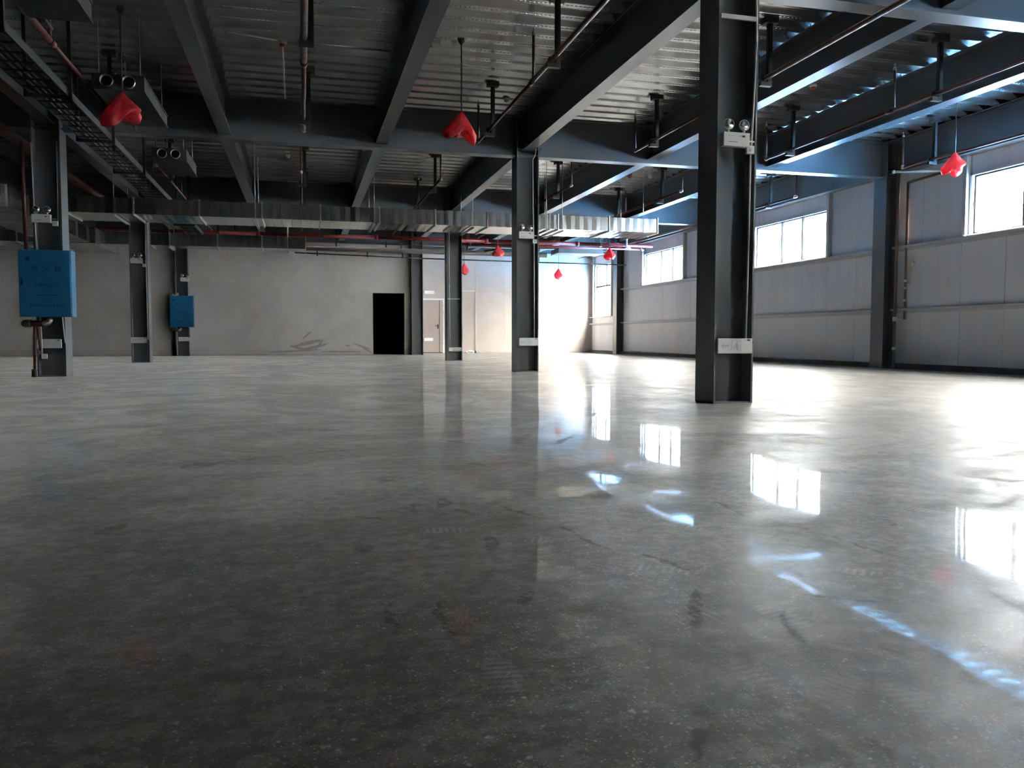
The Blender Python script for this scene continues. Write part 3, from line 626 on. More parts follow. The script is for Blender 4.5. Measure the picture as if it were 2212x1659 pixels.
# cable tray -----------------------------------------------------------------------
ct = thing('cable_tray', (-2.89, 15, 3.5), 'long cable tray running away from the camera at the upper left', 'cable tray')
xa, xb, za = -3.10, -2.68, 3.50
MB().box(xa, xa+.004, 6.0, 24.7, za, za+.09).box(xa, xa+.02, 6.0, 24.7, za-.003, za).build('side_rail', M['fcu'], ct)
MB().box(xb-.004, xb, 6.0, 24.7, za, za+.09).box(xb-.02, xb, 6.0, 24.7, za-.003, za).build('side_rail', M['fcu'], ct)
for i in range(61):
    y_ = 6.1+i*.305
    MB().box(xa+.004, xb-.004, y_, y_+.035, za+.004, za+.018).build('rung', M['steel_dk'], ct)
for i in range(3): MB().tube((xa+.08+i*.07, 6.0, za+.034), (xa+.08+i*.07, 24.7, za+.034), .016, 8).build('cable', M['rubber'], ct)
for i, y_ in enumerate((8.6, 10.9, 13.2, 15.6, 19.4, 22.4)):
    MB().box(xa-.05, xb+.05, y_, y_+.04, za-.045, za-.004).box(xa-.05, xa-.01, y_, y_+.04, za-.045, ZD).box(xb+.01, xb+.05, y_, y_+.04, za-.045, ZD).build('tray_support', M['steel_dk'], ct)

# ================================================================== PIPES
def sprinkler(o, x, y, z0, z1, r, side=0):
    ri = MB().tube((x, y, z0), (x, y, z1-.07), r, 10).build('riser', M['pipe'], o)
    MB().tube((x, y, z1-.09), (x, y, z1-.05), r*1.25, 8).tube((x, y, z1-.05), (x, y, z1), r*.5, 8).build('sprinkler_head', M['fit'], ri)
def hanger(x, y, z, label):
    o = thing('pipe_hanger', (x, y, z), label, 'hanger', 'dark steel pipe hangers')
    MB().box(x+.045, x+.10, y-.025, y-.018, z-.075, ZD-.07).box(x+.045, x+.052, y-.025, y+.03, z-.075, ZD-.07).build('drop_angle', M['steel_dk'], o)
    MB().box(x-.015, x+.16, y-.06, y+.06, ZD-.075, ZD-.003).build('top_bracket', M['steel_dk'], o)
    MB().box(x-.055, x+.10, y-.03, y+.03, z-.085, z-.035).build('foot_angle', M['steel_dk'], o)
    MB().lathe((x, y-.008, z), (0, 1, 0), [(0, .045), (.016, .045), (.016, .038), (0, .038)], 14).build('clamp', M['steel_dk'], o)
ZP = 3.75
runs = [(-2.55, .034, .024, 'pipe behind the leftmost red bag'), (0.06, .036, .026, 'thick pipe at the top left of centre'),
        (2.78, .030, .023, 'pipe right of the middle red bag'), (5.48, .028, .023, 'pipe passing behind the nearest column'),
        (7.96, .028, .023, 'pipe right of the nearest column'), (10.80, .028, .024, 'pipe nearest the window wall')]
for i, (x_, ra, rb, ln) in enumerate(runs):
    o = thing('sprinkler_pipe', (x_, 9, ZP), 'dark red sprinkler '+ln+', nearest bay', 'pipe', 'sprinkler pipes')
    MB().tube((x_, 0.5, ZP), (x_, 9.80, ZP), ra, 14).build('pipe_length', M['pipe'], o)
    MB().tube((x_, 9.74, ZP), (x_, 9.90, ZP), ra*1.25, 14, r2=rb*1.3).build('reducer', M['pipe'], o)
    MB().tube((x_, 9.88, ZP), (x_, 12.95, ZP), rb, 14).build('pipe_length', M['pipe'], o)
    MB().ball((x_, 12.95, ZP), rb*1.35, 12).tube((x_, 12.90, ZP), (x_, 12.95, ZP), rb*1.3).tube((x_, 12.95, ZP), (x_, 12.95, ZP+.05), rb*1.3).build('elbow', M['fit'], o)
    if i != 1: sprinkler(o, x_, 9.75, ZP, 4.38, .018)
    sprinkler(o, x_, 12.95, ZP, 4.40, .018)
    hanger(x_, 9.0 if i else 8.2, ZP, 'nearer dark hanger of the '+ln)
    hanger(x_, 12.25, ZP, 'farther dark hanger of the '+ln)
runs2 = [(-2.53, 'left of the cable tray'), (0.02, 'left of centre'), (2.70, 'between the left and right rows'), (5.43, 'just right of the second column'), (7.92, 'over the right half of the long duct'), (10.70, 'nearest the window wall')]
for i, (x_, ln) in enumerate(runs2):
    o = thing('sprinkler_pipe', (x_, 20, ZP), 'thin sprinkler pipe crossing over the long duct, '+ln, 'pipe', 'sprinkler pipes')
    ye = 30.9 if i == 5 else 27.0
    MB().tube((x_, 16.15, ZP), (x_, ye, ZP), .024, 12).build('pipe_length', M['pipe'], o)
    MB().ball((x_, 16.15, ZP), .033, 12).tube((x_, 16.15, ZP), (x_, 16.22, ZP), .031).build('elbow', M['fit'], o)
    sprinkler(o, x_, 16.15, ZP, 4.40, .018); sprinkler(o, x_, 19.3, ZP, 4.40, .016)
    sprinkler(o, x_, 24.2, ZP, 4.38, .016)
    if i < 5: MB().path([(x_, ye, ZP), (x_, ye+.02, ZP-.2)], .024, 10).build('drop', M['pipe'], o)
    for y_, t in ((17.29, 'nearer'), (19.95, 'farther')): hanger(x_, y_, ZP, '%s dark hanger above the long duct, %s' % (t, ln))
mp = thing('main_pipe', (0, 24.95, 3.62), 'bright red main pipe crossing the hall behind the long duct', 'pipe')
xs = [-11.5, -8, -4.6, -1.2, 2.2, 5.6, 8.6, 11.2]
for a, b in zip(xs, xs[1:]):
    MB().tube((a, 24.95, 3.62), (b, 24.95, 3.62), .055, 16).build('pipe_length', M['pipe_red'], mp)
    if b < 11: MB().tube((b-.05, 24.95, 3.62), (b+.05, 24.95, 3.62), .075, 16).build('grooved_coupling', M['pipe_red'], mp)
for x_ in (-2.53, 0.02, 2.7, 5.43, 7.92, 10.7): MB().tube((x_, 24.95, 3.62), (x_, 24.95, 3.726), .035, 10).build('tee_branch', M['pipe_red'], mp)
for x_ in (-6, -2.3, 0.6, 3.3, 6.6, 9.4): MB().box(x_-.03, x_+.03, 24.88, 24.885, 3.56, ZD).box(x_-.03, x_+.03, 24.86, 25.04, 3.545, 3.56).build('pipe_support', M['steel_dk'], mp)
mp = thing('main_pipe', (8.7, 25.5, 3.58), 'thinner red pipe beside the main, ending at the far wall column', 'pipe')
MB().tube((4.6, 25.5, 3.56), (11.0, 25.5, 3.56), .035, 14).build('pipe_length', M['pipe_red'], mp)
MB().path([(6.2, 25.5, 3.56), (6.2, 26.2, 3.5), (6.0, 26.9, 3.5)], .03, 10).build('branch', M['pipe_dk'], mp)
MB().tube((11.0, 25.5, 3.56), (11.12, 25.5, 3.56), .055, 12).build('end_cap', M['fit'], mp)
for x_ in (5.2, 7.3, 9.8): MB().box(x_-.015, x_+.015, 25.46, 25.465, 3.51, ZD).box(x_-.015, x_+.015, 25.46, 25.55, 3.505, 3.52).build('pipe_support', M['steel_dk'], mp)
vj = thing('valve', (10.25, 24.86, 3.62), 'small pale valve on the red main near the window wall', 'valve')
MB().tube((10.25, 24.86, 3.5), (10.25, 24.86, 3.80), .03, 10).ball((10.25, 24.86, 3.82), .055, 10).tube((10.2, 24.82, 3.56), (10.38, 24.82, 3.5), .022).build('valve_body', M['frame'], vj)
big = thing('insulated_pipe', (0, 27, 3.47), 'thick dark insulated pipe just above the plaster wall', 'pipe')
MB().tube((-11, 27.05, 3.50), (8.2, 27.05, 3.44), .078, 16).build('pipe_length', M['pipe_dk'], big)
for x_ in (-7, -4.5, -2, 1.1, 3.2, 5.4, 7.4): MB().box(x_-.02, x_+.02, 27.02, 27.08, 3.37, ZD).build('strap', M['steel_dk'], big)
th = thing('drain_pipe', (5, 27.7, 3.28), 'thin black sloping pipe across the top of the back wall', 'pipe')
MB().path([(-0.2, 27.17, 3.325), (3.91, 27.17, 3.24), (7.34, 27.17, 3.208), (11.2, 27.17, 3.188)], .021, 10).build('pipe_length', M['rubber'], th)
for x_ in (0.5, 2.10, 3.25, 7.95): MB().box(x_-.02, x_+.02, 27.13, 27.15, 3.23, 3.44).build('strap', M['rubber'], th)
lp = thing('hydrant_main', (-4.12, 14, 3.6), 'large dull red pipe running away behind the left cabinet column', 'pipe')
MB().tube((-4.16, 2, 3.6), (-4.16, 15.9, 3.6), .08, 16).build('pipe_length', M['pipe'], lp)
MB().tube((-4.16, 15.85, 3.6), (-4.16, 16.0, 3.6), .10, 16).build('grooved_coupling', M['pipe_dk'], lp)
MB().tube((-4.16, 16.0, 3.6), (-4.16, 26.9, 3.6), .08, 16).build('pipe_length', M['pipe'], lp)
# pipes at the second wall column
vp = thing('wall_pipe', (11.28, 13.5, 0), 'brown vertical test pipe with pale valves in the wall column recess', 'pipe')
MB().tube((11.34, 13.70, 4.35), (11.34, 13.70, 0.97), .030, 12).build('pipe_length', M['pipe_tan'], vp)
MB().tube((11.34, 13.70, .97), (11.34, 13.70, 0.0), .026, 12).build('lower_pipe', M['steel'], vp)
MB().tube((11.34, 13.70, .93), (11.34, 13.70, 1.02), .042, 12).tube((11.34, 13.66, .97), (11.46, 13.62, .97), .02).ball((11.46, 13.62, .98), .032, 10).build('tee_fitting', M['white'], vp)
MB().tube((11.34, 13.70, .36), (11.34, 13.70, .42), .038, 12).build('collar', M['fit'], vp)
MB().path([(11.46, 13.58, .97), (11.46, 13.58, 3.62), (11.44, 12.72, 3.64)], .022, 10).build('side_pipe', M['pipe_tan'], vp)
for z in (1.16, 1.32, 1.56, 1.70): MB().tube((11.46, 13.58, z), (11.46, 13.58, z+.05), .034, 10).build('collar', M['white'], vp)
gv = MB().path([(11.46, 13.58, 1.66), (11.46, 13.42, 1.66), (11.46, 13.42, 1.98)], .012, 8).lathe((11.455, 13.42, 2.04), (-1, 0, 0), [(-.02, .055), (.02, .055), (.025, .045)], 16).build('pressure_gauge', M['white'], vp)
ar = thing('cross_pipe', (11.1, 12.9, 3.7), 'short pale pipe crossing toward the wall below the right red bag', 'pipe')
MB().path([(10.80, 13.18, 3.72), (11.44, 12.60, 3.66)], .026, 10).ball((10.80, 13.18, 3.72), .035, 10).ball((11.44, 12.60, 3.66), .032, 10).build('pipe_length', M['conduit'], ar)

# ================================================================== COLUMN FITTINGS
def exit_sign(x, y, z, label, wd=0.355, flip=False, group='pale exit signs low on the columns'):
    o = thing('exit_sign', (x+wd/2, y, z), label, 'exit sign', group)
    h = .14; y0 = y-.028; face = y0
    MB().box(x, x+wd, y0, y, z, z+h).build('sign_panel', M['sign'], o, bevel=.006)
    f = face-.0012
    def flat(poly, mt, nm_): MB().prism([(x+p*wd/.355, z+q) for p, q in poly], 'y', f, face+.001).build(nm_, mt, o)
    flat([(.030, .072), (.060, .095), (.060, .080), (.115, .080), (.115, .064), (.060, .064), (.060, .049)], M['signmark'], 'arrow_mark')
    flat([(.138, .025), (.144, .025), (.144, .118), (.232, .118), (.232, .025), (.238, .025), (.238, .124), (.138, .124)], M['signmark'], 'door_mark')
    fig = MB()
    def stroke(a, b, t):
        a, b = Vector((a[0], a[1])), Vector((b[0], b[1])); d = (b-a).normalized(); n_ = Vector((-d.y, d.x))*t
        fig.prism([(x+p.x, z+p.y) for p in (a+n_, b+n_, b-n_, a-n_)], 'y', f, face+.001)
    stroke((.192, .096), (.183, .064), .006); stroke((.183, .064), (.205, .050), .005); stroke((.205, .050), (.200, .030), .004)
    stroke((.183, .064), (.172, .044), .005); stroke((.172, .044), (.156, .044), .004); stroke((.190, .090), (.168, .080), .004); stroke((.168, .08), (.160, .066), .0035)
    stroke((.190, .090), (.208, .074), .004); stroke((.208, .074), (.220, .080), .0035); fig.lathe((x+.199, f, z+.109), (0, 1, 0), [(0, .008), (.002, .008)], 10)
    fig.build('running_figure', M['signmark'], o)
    flat([(.272, .118), (.294, .118), (.294, .128), (.272, .128)], M['signmark'], 'maker_label')
    flat([(.300, .116), (.330, .116), (.330, .130), (.300, .130)], M['printred'], 'voltage_label')
    MB().box(x+wd, x+wd+.012, y-.02, y-.005, z+.095, z+.108).build('cable_stub', M['steel_dk'], o)
    return o
def twin_lamp(x, y, z, label, box_dx=0.245, wd=.262):
    o = thing('emergency_light', (x+wd/2, y, z), label, 'emergency light', 'twin head emergency lights')
    y0 = y-.065; h = .125
    MB().box(x, x+wd, y0, y, z, z+h).build('housing', M['white'], o, bevel=.005)
    f = y0-.0012
    MB().box(x+.045, x+.062, f, y0+.001, z+.085, z+.097).box(x+.065, x+.105, f, y0+.001, z+.088, z+.095).build('maker_print', M['signmark'], o)
    MB().box(x+.155, x+.182, f, y0+.001, z+.087, z+.096).build('type_print', M['signmark'], o)
    MB().box(x+.184, x+.212, f, y0+.001, z+.083, z+.099).build('red_label', M['printred'], o)
    MB().box(x+.045, x+.135, f, y0+.001, z+.037, z+.041).build('text_line', M['print'], o)
    for cx, tl in ((x+.06, -.25), (x+.215, .25)):
        hd = MB().tube((cx, y-.035, z+h-.002), (cx, y-.035, z+h+.03), .011, 10).build('neck', M['white'], o)
        ax = Vector((tl*.35, -1, .12)).normalized(); c = Vector((cx, y-.035, z+h+.072))
        MB().lathe(c-ax*.03, ax, [(0, .02), (.012, .042), (.03, .05), (.045, .05)], 20).build('lamp_head', M['white'], o)
        MB().lathe(c+ax*.0125, ax, [(0, .046), (.0035, .046), (.0045, .010), (.006, .004)], 20).build('reflector', M['chrome'], o)
    MB().box(x+wd, x+wd+.07, y-.025, y-.012, z+.055, z+.068).build('fixing_bar', M['conduit'], o)
    return o
def junction(x, y, z, label):
    o = thing('junction_box', (x, y, z), label, 'junction box', 'small square junction boxes')
    MB().box(x-.04, x+.04, y-.035, y, z-.038, z+.038).build('box_body', M['white'], o, bevel=.006)
    MB().lathe((x, y-.035, z), (0, -1, 0), [(0, .014), (.006, .012)], 12).build('knockout', M['conduit'], o)
def conduit(pts, label, r=.010, mt='conduit'):
    o = MB().path(pts, r, 8).build('conduit', M[mt]); tag(o, label, 'conduit', 'thin conduits on the columns'); return o
yN = YF[1]; yS = YF[2]; yT = YF[3]
exit_sign(3.686, yN-.001, .462, 'pale exit sign low on the nearest column')
twin_lamp(3.695, yN-.001, 2.335, 'twin head emergency light high on the nearest column')
junction(3.982, yN-.001, 2.32, 'junction box at the corner of the nearest emergency light')
conduit([(4.042, yN+.012, 3.9), (4.038, yN-.012, 3.3), (4.004, yN-.012, 2.36)], 'upper cream conduit down the nearest column')
conduit([(3.995, yN-.012, 2.285), (3.990, yN-.012, 1.5), (3.978, yN-.014, .60)], 'lower cream conduit between lamp and exit sign on the nearest column')
br = MB().box(3.68, 4.03, yN-.018, yN-.001, 3.475, 3.51).box(3.68, 4.03, yN-.018, yN-.014, 3.51, 3.515).build('mounting_bar', M['conduit']); tag(br, 'pale flat bar across the top of the nearest column', 'bar')
exit_sign(3.700, yS-.001, .462, 'pale exit sign low on the second column of the right row')
twin_lamp(3.687, yS-.001, 2.338, 'twin head emergency light on the second column of the right row')
junction(3.985, yS-.001, 2.30, 'junction box below the emergency light on the second column')
conduit([(4.005, yS-.012, 3.90), (3.995, yS-.012, 3.80), (3.948, yS-.012, 3.72), (3.955, yS-.012, 2.9), (3.968, yS-.012, 2.34)], 'white conduit with a bend above the second column lamp')
conduit([(3.975, yS-.012, 2.26), (3.98, yS-.014, .60)], 'white conduit below the second column lamp')
lb = thing('light_box', (3.87, yT, .26), 'white open sign case low on the third column', 'light box')
MB().box(3.70, 4.03, yT-.05, yT-.001, .25, .345).build('case', M['white'], lb, bevel=.004)
MB().box(3.79, 4.02, yT-.054, yT-.05, .268, .29).box(3.79, 4.02, yT-.054, yT-.05, .31, .325).build('inner_strip', M['conduit_g'], lb)
conduit([(3.722, yT-.012, 3.7), (3.728, yT-.012, 2.0), (3.736, yT-.012, .345)], 'white conduit down the third column')
br = MB().box(3.672, 4.01, yT-.014, yT-.001, 1.60, 1.625).build('mounting_bar', M['conduit']); tag(br, 'thin pale bar across the third column', 'bar')
exit_sign(-3.963, yS-.001, .437, 'pale exit sign under the big blue cabinet', wd=.37)
twin_lamp(-3.945, yS-.001, 2.345, 'twin head emergency light above the big blue cabinet')
junction(-3.63, yS-.001, 2.34, 'junction box right of the lamp above the big blue cabinet')
conduit([(-3.932, yS-.012, 3.55), (-3.917, yS-.012, 2.62), (-3.90, yS-.012, 1.95)], 'pale conduit above the big blue cabinet')
conduit([(-3.59, yS+.02, 3.6), (-3.595, yS-.012, 2.38)], 'thin grey conduit at the right of the left column', r=.007, mt='conduit_g')
conduit([(-3.875, yS-.03, .92), (-3.862, yS-.03, .34)], 'pale conduit under the big blue cabinet')
conduit([(-3.575, yS-.012, .92), (-3.548, yS-.012, .52)], 'short leaning conduit right of the exit sign under the cabinet')
junction(-3.835, yS-.001, .315, 'white box near the foot of the left cabinet column')
st_ = MB().box(XL+.02, XL+CA-.02, yS+.02, yS+CB/2-.01, .245, .262).box(XL+.02, XL+CA-.02, yS+.02, yS+.035, .262, .34).build('steel_shelf', M['steel']); tag(st_, 'dusty steel cross plate near the foot of the left cabinet column', 'plate')
exit_sign(-3.955, yT-.001, .468, 'pale exit sign on the bare left column between the cabinets')
twin_lamp(-3.910, yT-.001, 2.352, 'twin head emergency light on the bare left column')
junction(-3.61, yT-.001, 2.31, 'junction box right of the lamp on the bare left column')
conduit([(-3.565, yT-.012, 3.7), (-3.575, yT-.012, 2.46), (-3.572, yT-.012, .55)], 'white conduit down the bare left column')
yU = YF[4]
exit_sign(-3.870, yU-.001, .478, 'pale exit sign under the small far cabinet')
twin_lamp(-3.770, yU-.001, 2.40, 'twin head emergency light above the small far cabinet')
conduit([(-3.56, yU-.012, 3.6), (-3.55, yU-.012, .1)], 'thin grey conduit on the far left column', r=.008, mt='conduit_g')
ex = thing('exit_sign', (4.78, YB2-.03, 2.35), 'small white sign above the pinkish door', 'sign')
MB().box(4.60, 4.98, YB2-.06, YB2-.001, 2.29, 2.42).build('sign_panel', M['sign'], ex, bevel=.006)
ex = thing('exit_sign', (4.76, YB2-.05, .52), 'small white plate low on the pinkish door', 'sign')
MB().box(4.59, 4.93, YB2-.045, YB2-.021, .465, .585).build('sign_panel', M['sign'], ex, bevel=.006)

# ================================================================== HYDRANT CABINETS
def text_mesh(s, size, x, y, z, mt, name, parent, wide=None):
    cu = bpy.data.curves.new(name, 'FONT'); cu.body = s; cu.size = size; cu.align_x = 'CENTER'; cu.align_y = 'CENTER'; cu.extrude = .0006; cu.resolution_u = 3
    if wide: cu.space_character = wide
    t = bpy.data.objects.new(name, cu); COL.objects.link(t)
    t.matrix_world = Matrix.Translation((x, y, z)) @ Matrix.Rotation(PI/2, 4, 'X')
    bpy.context.view_layer.update()
    dg = bpy.context.evaluated_depsgraph_get(); me = bpy.data.meshes.new_from_object(t.evaluated_get(dg)); me.transform(t.matrix_world)
    bpy.data.objects.remove(t); bpy.data.curves.remove(cu); me.materials.clear(); me.materials.append(mt)
    return link(name, me, parent)
def cabinet(x, y, z, dep, label, top_valve=False):
    W_, H_ = .715, 1.0
    o = thing('hydrant_cabinet', (x+W_/2, y+dep, z), label, 'fire cabinet', 'blue hydrant cabinets')
    MB().box(x, x+W_, y+.02, y+dep, z, z+H_).build('cabinet_body', M['blue'], o, bevel=.004)
    d = MB().box(x+.012, x+W_-.012, y, y+.02, z+.012, z+H_-.012).build('door', M['blue'], o, bevel=.004)
    MB().box(x+.045, x+.058, y-.02, y-.012, z+H_*.47, z+H_*.56).box(x+.047, x+.056, y-.014, y, z+H_*.475, z+H_*.485).box(x+.047, x+.056, y-.014, y, z+H_*.545, z+H_*.555).build('handle', M['chrome'], d)
    cx = x+W_*.53; f = y-.001
    text_mesh('消 火 栓', .105, cx, f, z+H_*.715, M['letter'], 'large_lettering', d, wide=1.25)
    text_mesh('火警电话119', .062, cx, f, z+H_*.465, M['letter'], 'phone_lettering', d, wide=1.05)
    mb = MB()
    for (a, b) in ((-.13, -.018), (.02, .145)): mb.box(cx+a, cx+b, f, y+.001, z+H_*.315, z+H_*.327)
    mb.build('small_print_line', M['letter'], d)
    mb = MB()
    for i in range(12): 
        a = cx-.235+i*.0395; mb.box(a, a+.028, f, y+.001, z+H_*.172, z+H_*.178).box(a+.004, a+.025, f, y+.001, z+H_*.160, z+H_*.165).box(a+.011, a+.016, f, y+.001, z+H_*.150, z+H_*.195).box(a, a+.026, f, y+.001, z+H_*.187, z+H_*.191)
    mb.build('maker_print_line', M['letter'], d)
    em = MB().lathe((x+W_*.185, f, z+H_*.865), (0, 1, 0), [(0, .028), (.002, .028)], 12)
    for i in range(6):
        t = i*PI/3; em.box(x+W_*.185+.03*math.cos(t)-.005, x+W_*.185+.03*math.cos(t)+.005, f, y+.001, z+H_*.865+.03*math.sin(t)-.005, z+H_*.865+.03*math.sin(t)+.005)
    em.build('round_emblem', M['letter'], d)
    for zz in (z+.15, z+H_-.2): MB().tube((x+W_-.004, y+.012, zz), (x+W_-.004, y+.012, zz+.07), .007, 8).build('hinge', M['bluedk'], o)
    return o
cabinet(-4.083, 13.60, .915, .265, 'big blue fire hydrant cabinet on the left column')
cabinet(-4.085, 27.85, .935, .25, 'small looking blue hydrant cabinet far away on the back wall column')
hp = thing('hydrant_riser', (-3.93, 13.78, 0), 'dark red hydrant pipe tee under the big blue cabinet', 'pipe')
MB().tube((-4.02, 13.74, .815), (-3.76, 13.74, .815), .045, 16).build('cross_pipe', M['pipe'], hp)
MB().tube((-4.05, 13.74, .815), (-3.97, 13.74, .815), .056, 16).ball((-4.05, 13.74, .815), .054, 14).build('end_coupling', M['pipe_dk'], hp)
eb = MB(); pts = [(-3.77, 13.72, .815)]+[(-3.77+.07*math.sin(t), 13.70, .885-.07*math.cos(t)) for t in [PI/2*i/6 for i in range(7)]]
eb.path(pts, .042, 14).build('elbow', M['fit'], hp)
MB().tube((-3.925, 13.76, .815), (-3.965, 13.82, .05), .020, 12).build('thin_riser', M['pipe'], hp)
MB().tube((-3.885, 13.76, .79), (-3.88, 13.82, .4), .014, 12).build('second_riser', M['pipe'], hp)
MB().tube((-3.97, 13.82, .0), (-3.97, 13.82, .12), .038, 12).build('floor_socket', M['pipe_dk'], hp)
MB().tube((-4.02, 13.80, 1.92), (-4.05, 13.84, 3.55), .028, 12).build('upper_riser', M['pipe'], hp)
h2 = thing('hydrant_riser', (-3.9, 28.0, 0), 'pipe elbow under the small far cabinet', 'pipe')
MB().tube((-4.0, 28.0, .86), (-3.86, 28.0, .84), .05, 14).ball((-4.02, 28.0, .86), .06, 12).build('end_coupling', M['pipe_dk'], h2)
MB().path([(-3.86, 27.98, .83), (-3.80, 27.98, .84), (-3.77, 27.98, .90)], .034, 12).build('elbow', M['fit'], h2)
MB().tube((-3.93, 28.0, .83), (-3.92, 28.06, .02), .014, 10).build('thin_riser', M['conduit_g'], h2)
tb = thing('bracket_box', (-3.93, 27.95, 1.97), 'white bracket and cable box on top of the small far cabinet', 'box')
MB().box(-4.02, -3.98, 27.9, 28.0, 1.94, 2.0).box(-3.98, -3.82, 27.93, 27.98, 1.94, 1.965).box(-3.9, -3.82, 27.93, 27.98, 1.965, 2.03).build('bracket', M['white'], tb)
rd = thing('alarm_bell', (11.36, 21.99, 1.27), 'dark red round alarm bell seen at the left edge of the nearest column', 'bell')
MB().lathe((XW-.001, 22.0, 1.28), (-1, 0, 0), [(0, .09), (.05, .09), (.075, .075), (.085, .03)], 20).build('bell_dome', M['redcap'], rd)
cn = thing('cable_coil', (11.44, 22.05, 2.6), 'loop of white cable on the panel wall left of the nearest column', 'cable')
MB().path([(11.47, 22.0+.09*math.sin(t), 2.62+.3*math.cos(t)) for t in [2*PI*i/16 for i in range(17)]], .010, 6).box(11.44, XW-.001, 21.9, 22.1, 2.95, 3.1).build('coil', M['white'], cn)

# conduit outline on the far board wall and the bundle at its foot
o = MB().path([(5.7, YB2-.012, 2.43), (6.60, YB2-.012, 2.43), (6.625, YB2-.012, 2.40), (6.625, YB2-.012, .08)], .009, 8).build('wall_conduit', M['conduit']); tag(o, 'thin conduit outline on the pale wall right of the third column', 'conduit')
o = MB().lathe((6.625, YB2-.03, 0), (0, 0, 1), [(0, .05), (.03, .045), (.09, .012)], 12).build('conduit_boot', M['pipe_dk']); tag(o, 'small dark boot where the wall conduit meets the floor', 'boot')
bn = thing('paper_bundle', (6.33, 31.2, 0), 'crumpled white bundle on the floor right of the third column', 'bundle')
mb = MB(); 
for i in range(6): mb.ball((6.2+.05*i, 31.2+random.uniform(-.04, .04), .045+.03*math.sin(i*.6)), .055, 10, (1.3, 1, .7+.3*random.random()))
mb.build('wrapping', M['tape'], bn); MB().box(6.22, 6.50, 31.10, 31.26, 0, .018).box(6.3, 6.5, 31.1, 31.2, .05, .06).build('flat_sheet', M['tape'], bn)

# ================================================================== HANGING LAMPS IN RED BAGS
def bag(x, y, ztop, label, seed, wd=.44, ht=.36, lean=0.0, drop=(0, 0), group='lamps wrapped in red plastic bags'):
    o = thing('bagged_lamp', (x, y, ztop), label, 'lamp', group); R = random.Random(seed)
    n, m_ = 40, 14; vs = []; fs = []
    ph = [R.uniform(0, 2*PI) for _ in range(6)]
    for j in range(m_+1):
        t = j/m_
        rad = wd/2*(0.07+0.93*min(1, (t/.80))**1.0) if t < .80 else wd/2*(1-.10*((t-.80)/.20))
        for i in range(n):
            a = 2*PI*i/n
            rr = rad*(1+.10*math.sin(3*a+ph[0])+.07*math.sin(5*a+ph[1]+2*t)+.05*math.sin(9*a+ph[2])*t+.03*math.sin(14*a+ph[3]+5*t))
            z = -ht*t+.045*t*math.sin(2*a+ph[4])+.03*t*math.sin(3*a+ph[5])+(drop[0]*math.cos(a)+drop[1]*math.sin(a))*t*t
            vs.append((x+rr*math.cos(a)+lean*t, y+rr*math.sin(a)*.8, ztop+z+.01*noise.noise(Vector((x+rr*math.cos(a)*8, rr*math.sin(a)*8, t*6)))))
    for j in range(m_):
        for i in range(n): fs.append([j*n+i, j*n+(i+1) % n, (j+1)*n+(i+1) % n, (j+1)*n+i])
    c = len(vs); vs.append((x+lean, y, ztop-ht*.78))
    k_ = len(vs)
    for i in range(n):
        a = 2*PI*i/n; b_ = vs[m_*n+i]; vs.append((x+lean+(b_[0]-x-lean)*.55, y+(b_[1]-y)*.55, b_[2]*.55+(ztop-ht*.85)*.45+.012*math.sin(7*a+ph[2])))
    for i in range(n): fs.append([m_*n+i, m_*n+(i+1) % n, k_+(i+1) % n, k_+i]); fs.append([k_+i, k_+(i+1) % n, c])
    me = bpy.data.meshes.new('plastic_bag'); me.from_pydata(vs, [], fs)
    for p in me.polygons: p.use_smooth = True
    me.materials.append(M['bag']); link('plastic_bag', me, o)
    MB().tube((x, y, ztop-.02), (x, y, ZD), .009 if y < 15 else .007, 8).build('suspension_rod', M['steel_dk'], o)
    MB().lathe((x, y, ZD-.005), (0, 0, -1), [(0, .045), (.02, .045), (.06, .015)], 12).build('ceiling_rose', M['steel_dk'], o)
    MB().lathe((x+lean*.5, y, ztop-.04), (0, 0, -1), [(0, .012), (.06, .02), (.12, .05), (.15, .06)], 16).build('lamp_shade', M['redcap'], o)
bag(-2.03, 10.65, 3.50, 'red plastic bagged lamp at the upper left, in front of the fan coil unit', 11, .46, .34, -.02, (.06, .03))
bag(2.06, 10.65, 3.555, 'tent shaped red bagged lamp hanging left of the second column', 5, .44, .33, -.02, (-.03, .02))
bag(10.08, 10.92, 3.55, 'pinkish red bagged lamp hanging near the right edge of the photo', 23, .36, .30, -.02, (.03, -.03))
bag(5.84, 24.4, 3.43, 'small red bagged lamp seen between the second and third columns', 8, .36, .31)
bag(9.49, 24.4, 3.46, 'small red bagged lamp beside the far wall column', 31, .36, .34, 0, (.02, 0))
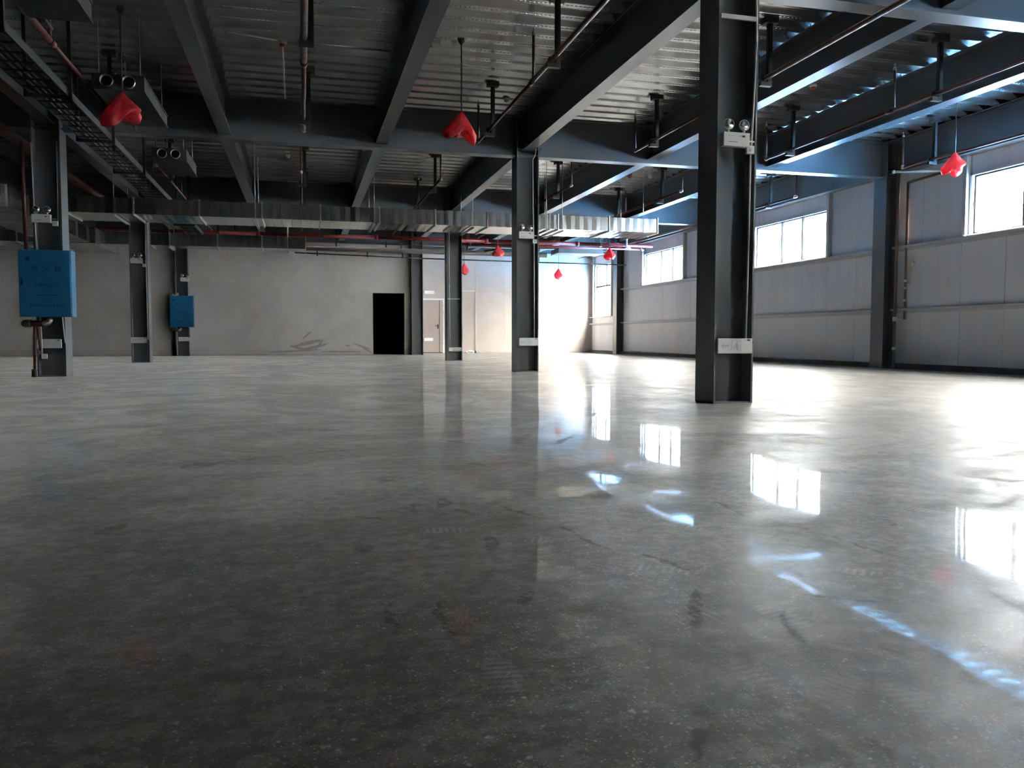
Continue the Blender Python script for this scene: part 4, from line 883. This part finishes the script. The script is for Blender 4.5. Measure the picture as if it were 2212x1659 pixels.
bag(5.98, 30.45, 3.42, 'red bagged lamp half hidden behind the third column', 14, .34, .38)
bag(9.72, 30.45, 3.30, 'lowest hung red bagged lamp, in front of the bright far wall', 19, .34, .36)

# ================================================================== DETECTORS AND SMALL CEILING PARTS
def detector(x, y, label, red=False, size=.055):
    o = thing('smoke_detector', (x, y, ZD-.06), label, 'smoke detector', 'ceiling smoke detectors')
    MB().lathe((x, y, ZD-.001), (0, 0, -1), [(0, size), (.03, size), (.045, size*.85)], 18).build('detector_base', M['white'], o)
    MB().lathe((x, y, ZD-.045), (0, 0, -1), [(0, size*.8), (.02, size*.75), (.032, size*.4)], 18).build('detector_cap', M['redcap'] if red else M['white'], o)
detector(-0.20, 11.28, 'red capped smoke detector with a conduit, upper left of centre', True)
detector(7.63, 11.13, 'red capped smoke detector right of the nearest column', True)
detector(3.25, 12.97, 'white smoke detector beside the beam left of the nearest column')
detector(-0.25, 18.2, 'white detector over the long duct, left of centre')
detector(7.62, 18.3, 'red capped detector over the long duct, right of the second column', True)
detector(8.09, 18.2, 'white detector over the long duct, beside the red capped one')
o = MB().path([(-0.2, 11.28, ZD-.012), (-0.22, 13.9, ZD-.012)], .010, 6).build('ceiling_conduit', M['conduit']); tag(o, 'thin conduit running on from the red capped detector to the girder', 'conduit')
o = MB().path([(-0.9, 11.10, ZD-.012), (-0.26, 11.24, ZD-.012)], .010, 6).build('ceiling_conduit', M['conduit']); tag(o, 'thin conduit left of the red capped detector', 'conduit')
o = MB().path([(-0.14, 11.28, ZD-.012), (1.2, 11.28, ZD-.012)], .009, 6).build('ceiling_conduit', M['conduit_g']); tag(o, 'thin grey conduit right of the red capped detector', 'conduit')
o = thing('conduit_bracket', (1.72, 10.8, ZD), 'small galvanised box on the deck left of the middle bag rod', 'box')
MB().box(1.62, 1.80, 10.72, 10.84, ZD-.05, ZD-.001).build('box_body', M['galv'], o); MB().tube((1.66, 10.7, ZD-.02), (1.66, 10.7, ZD-.11), .02, 8).build('stub', M['steel_dk'], o)
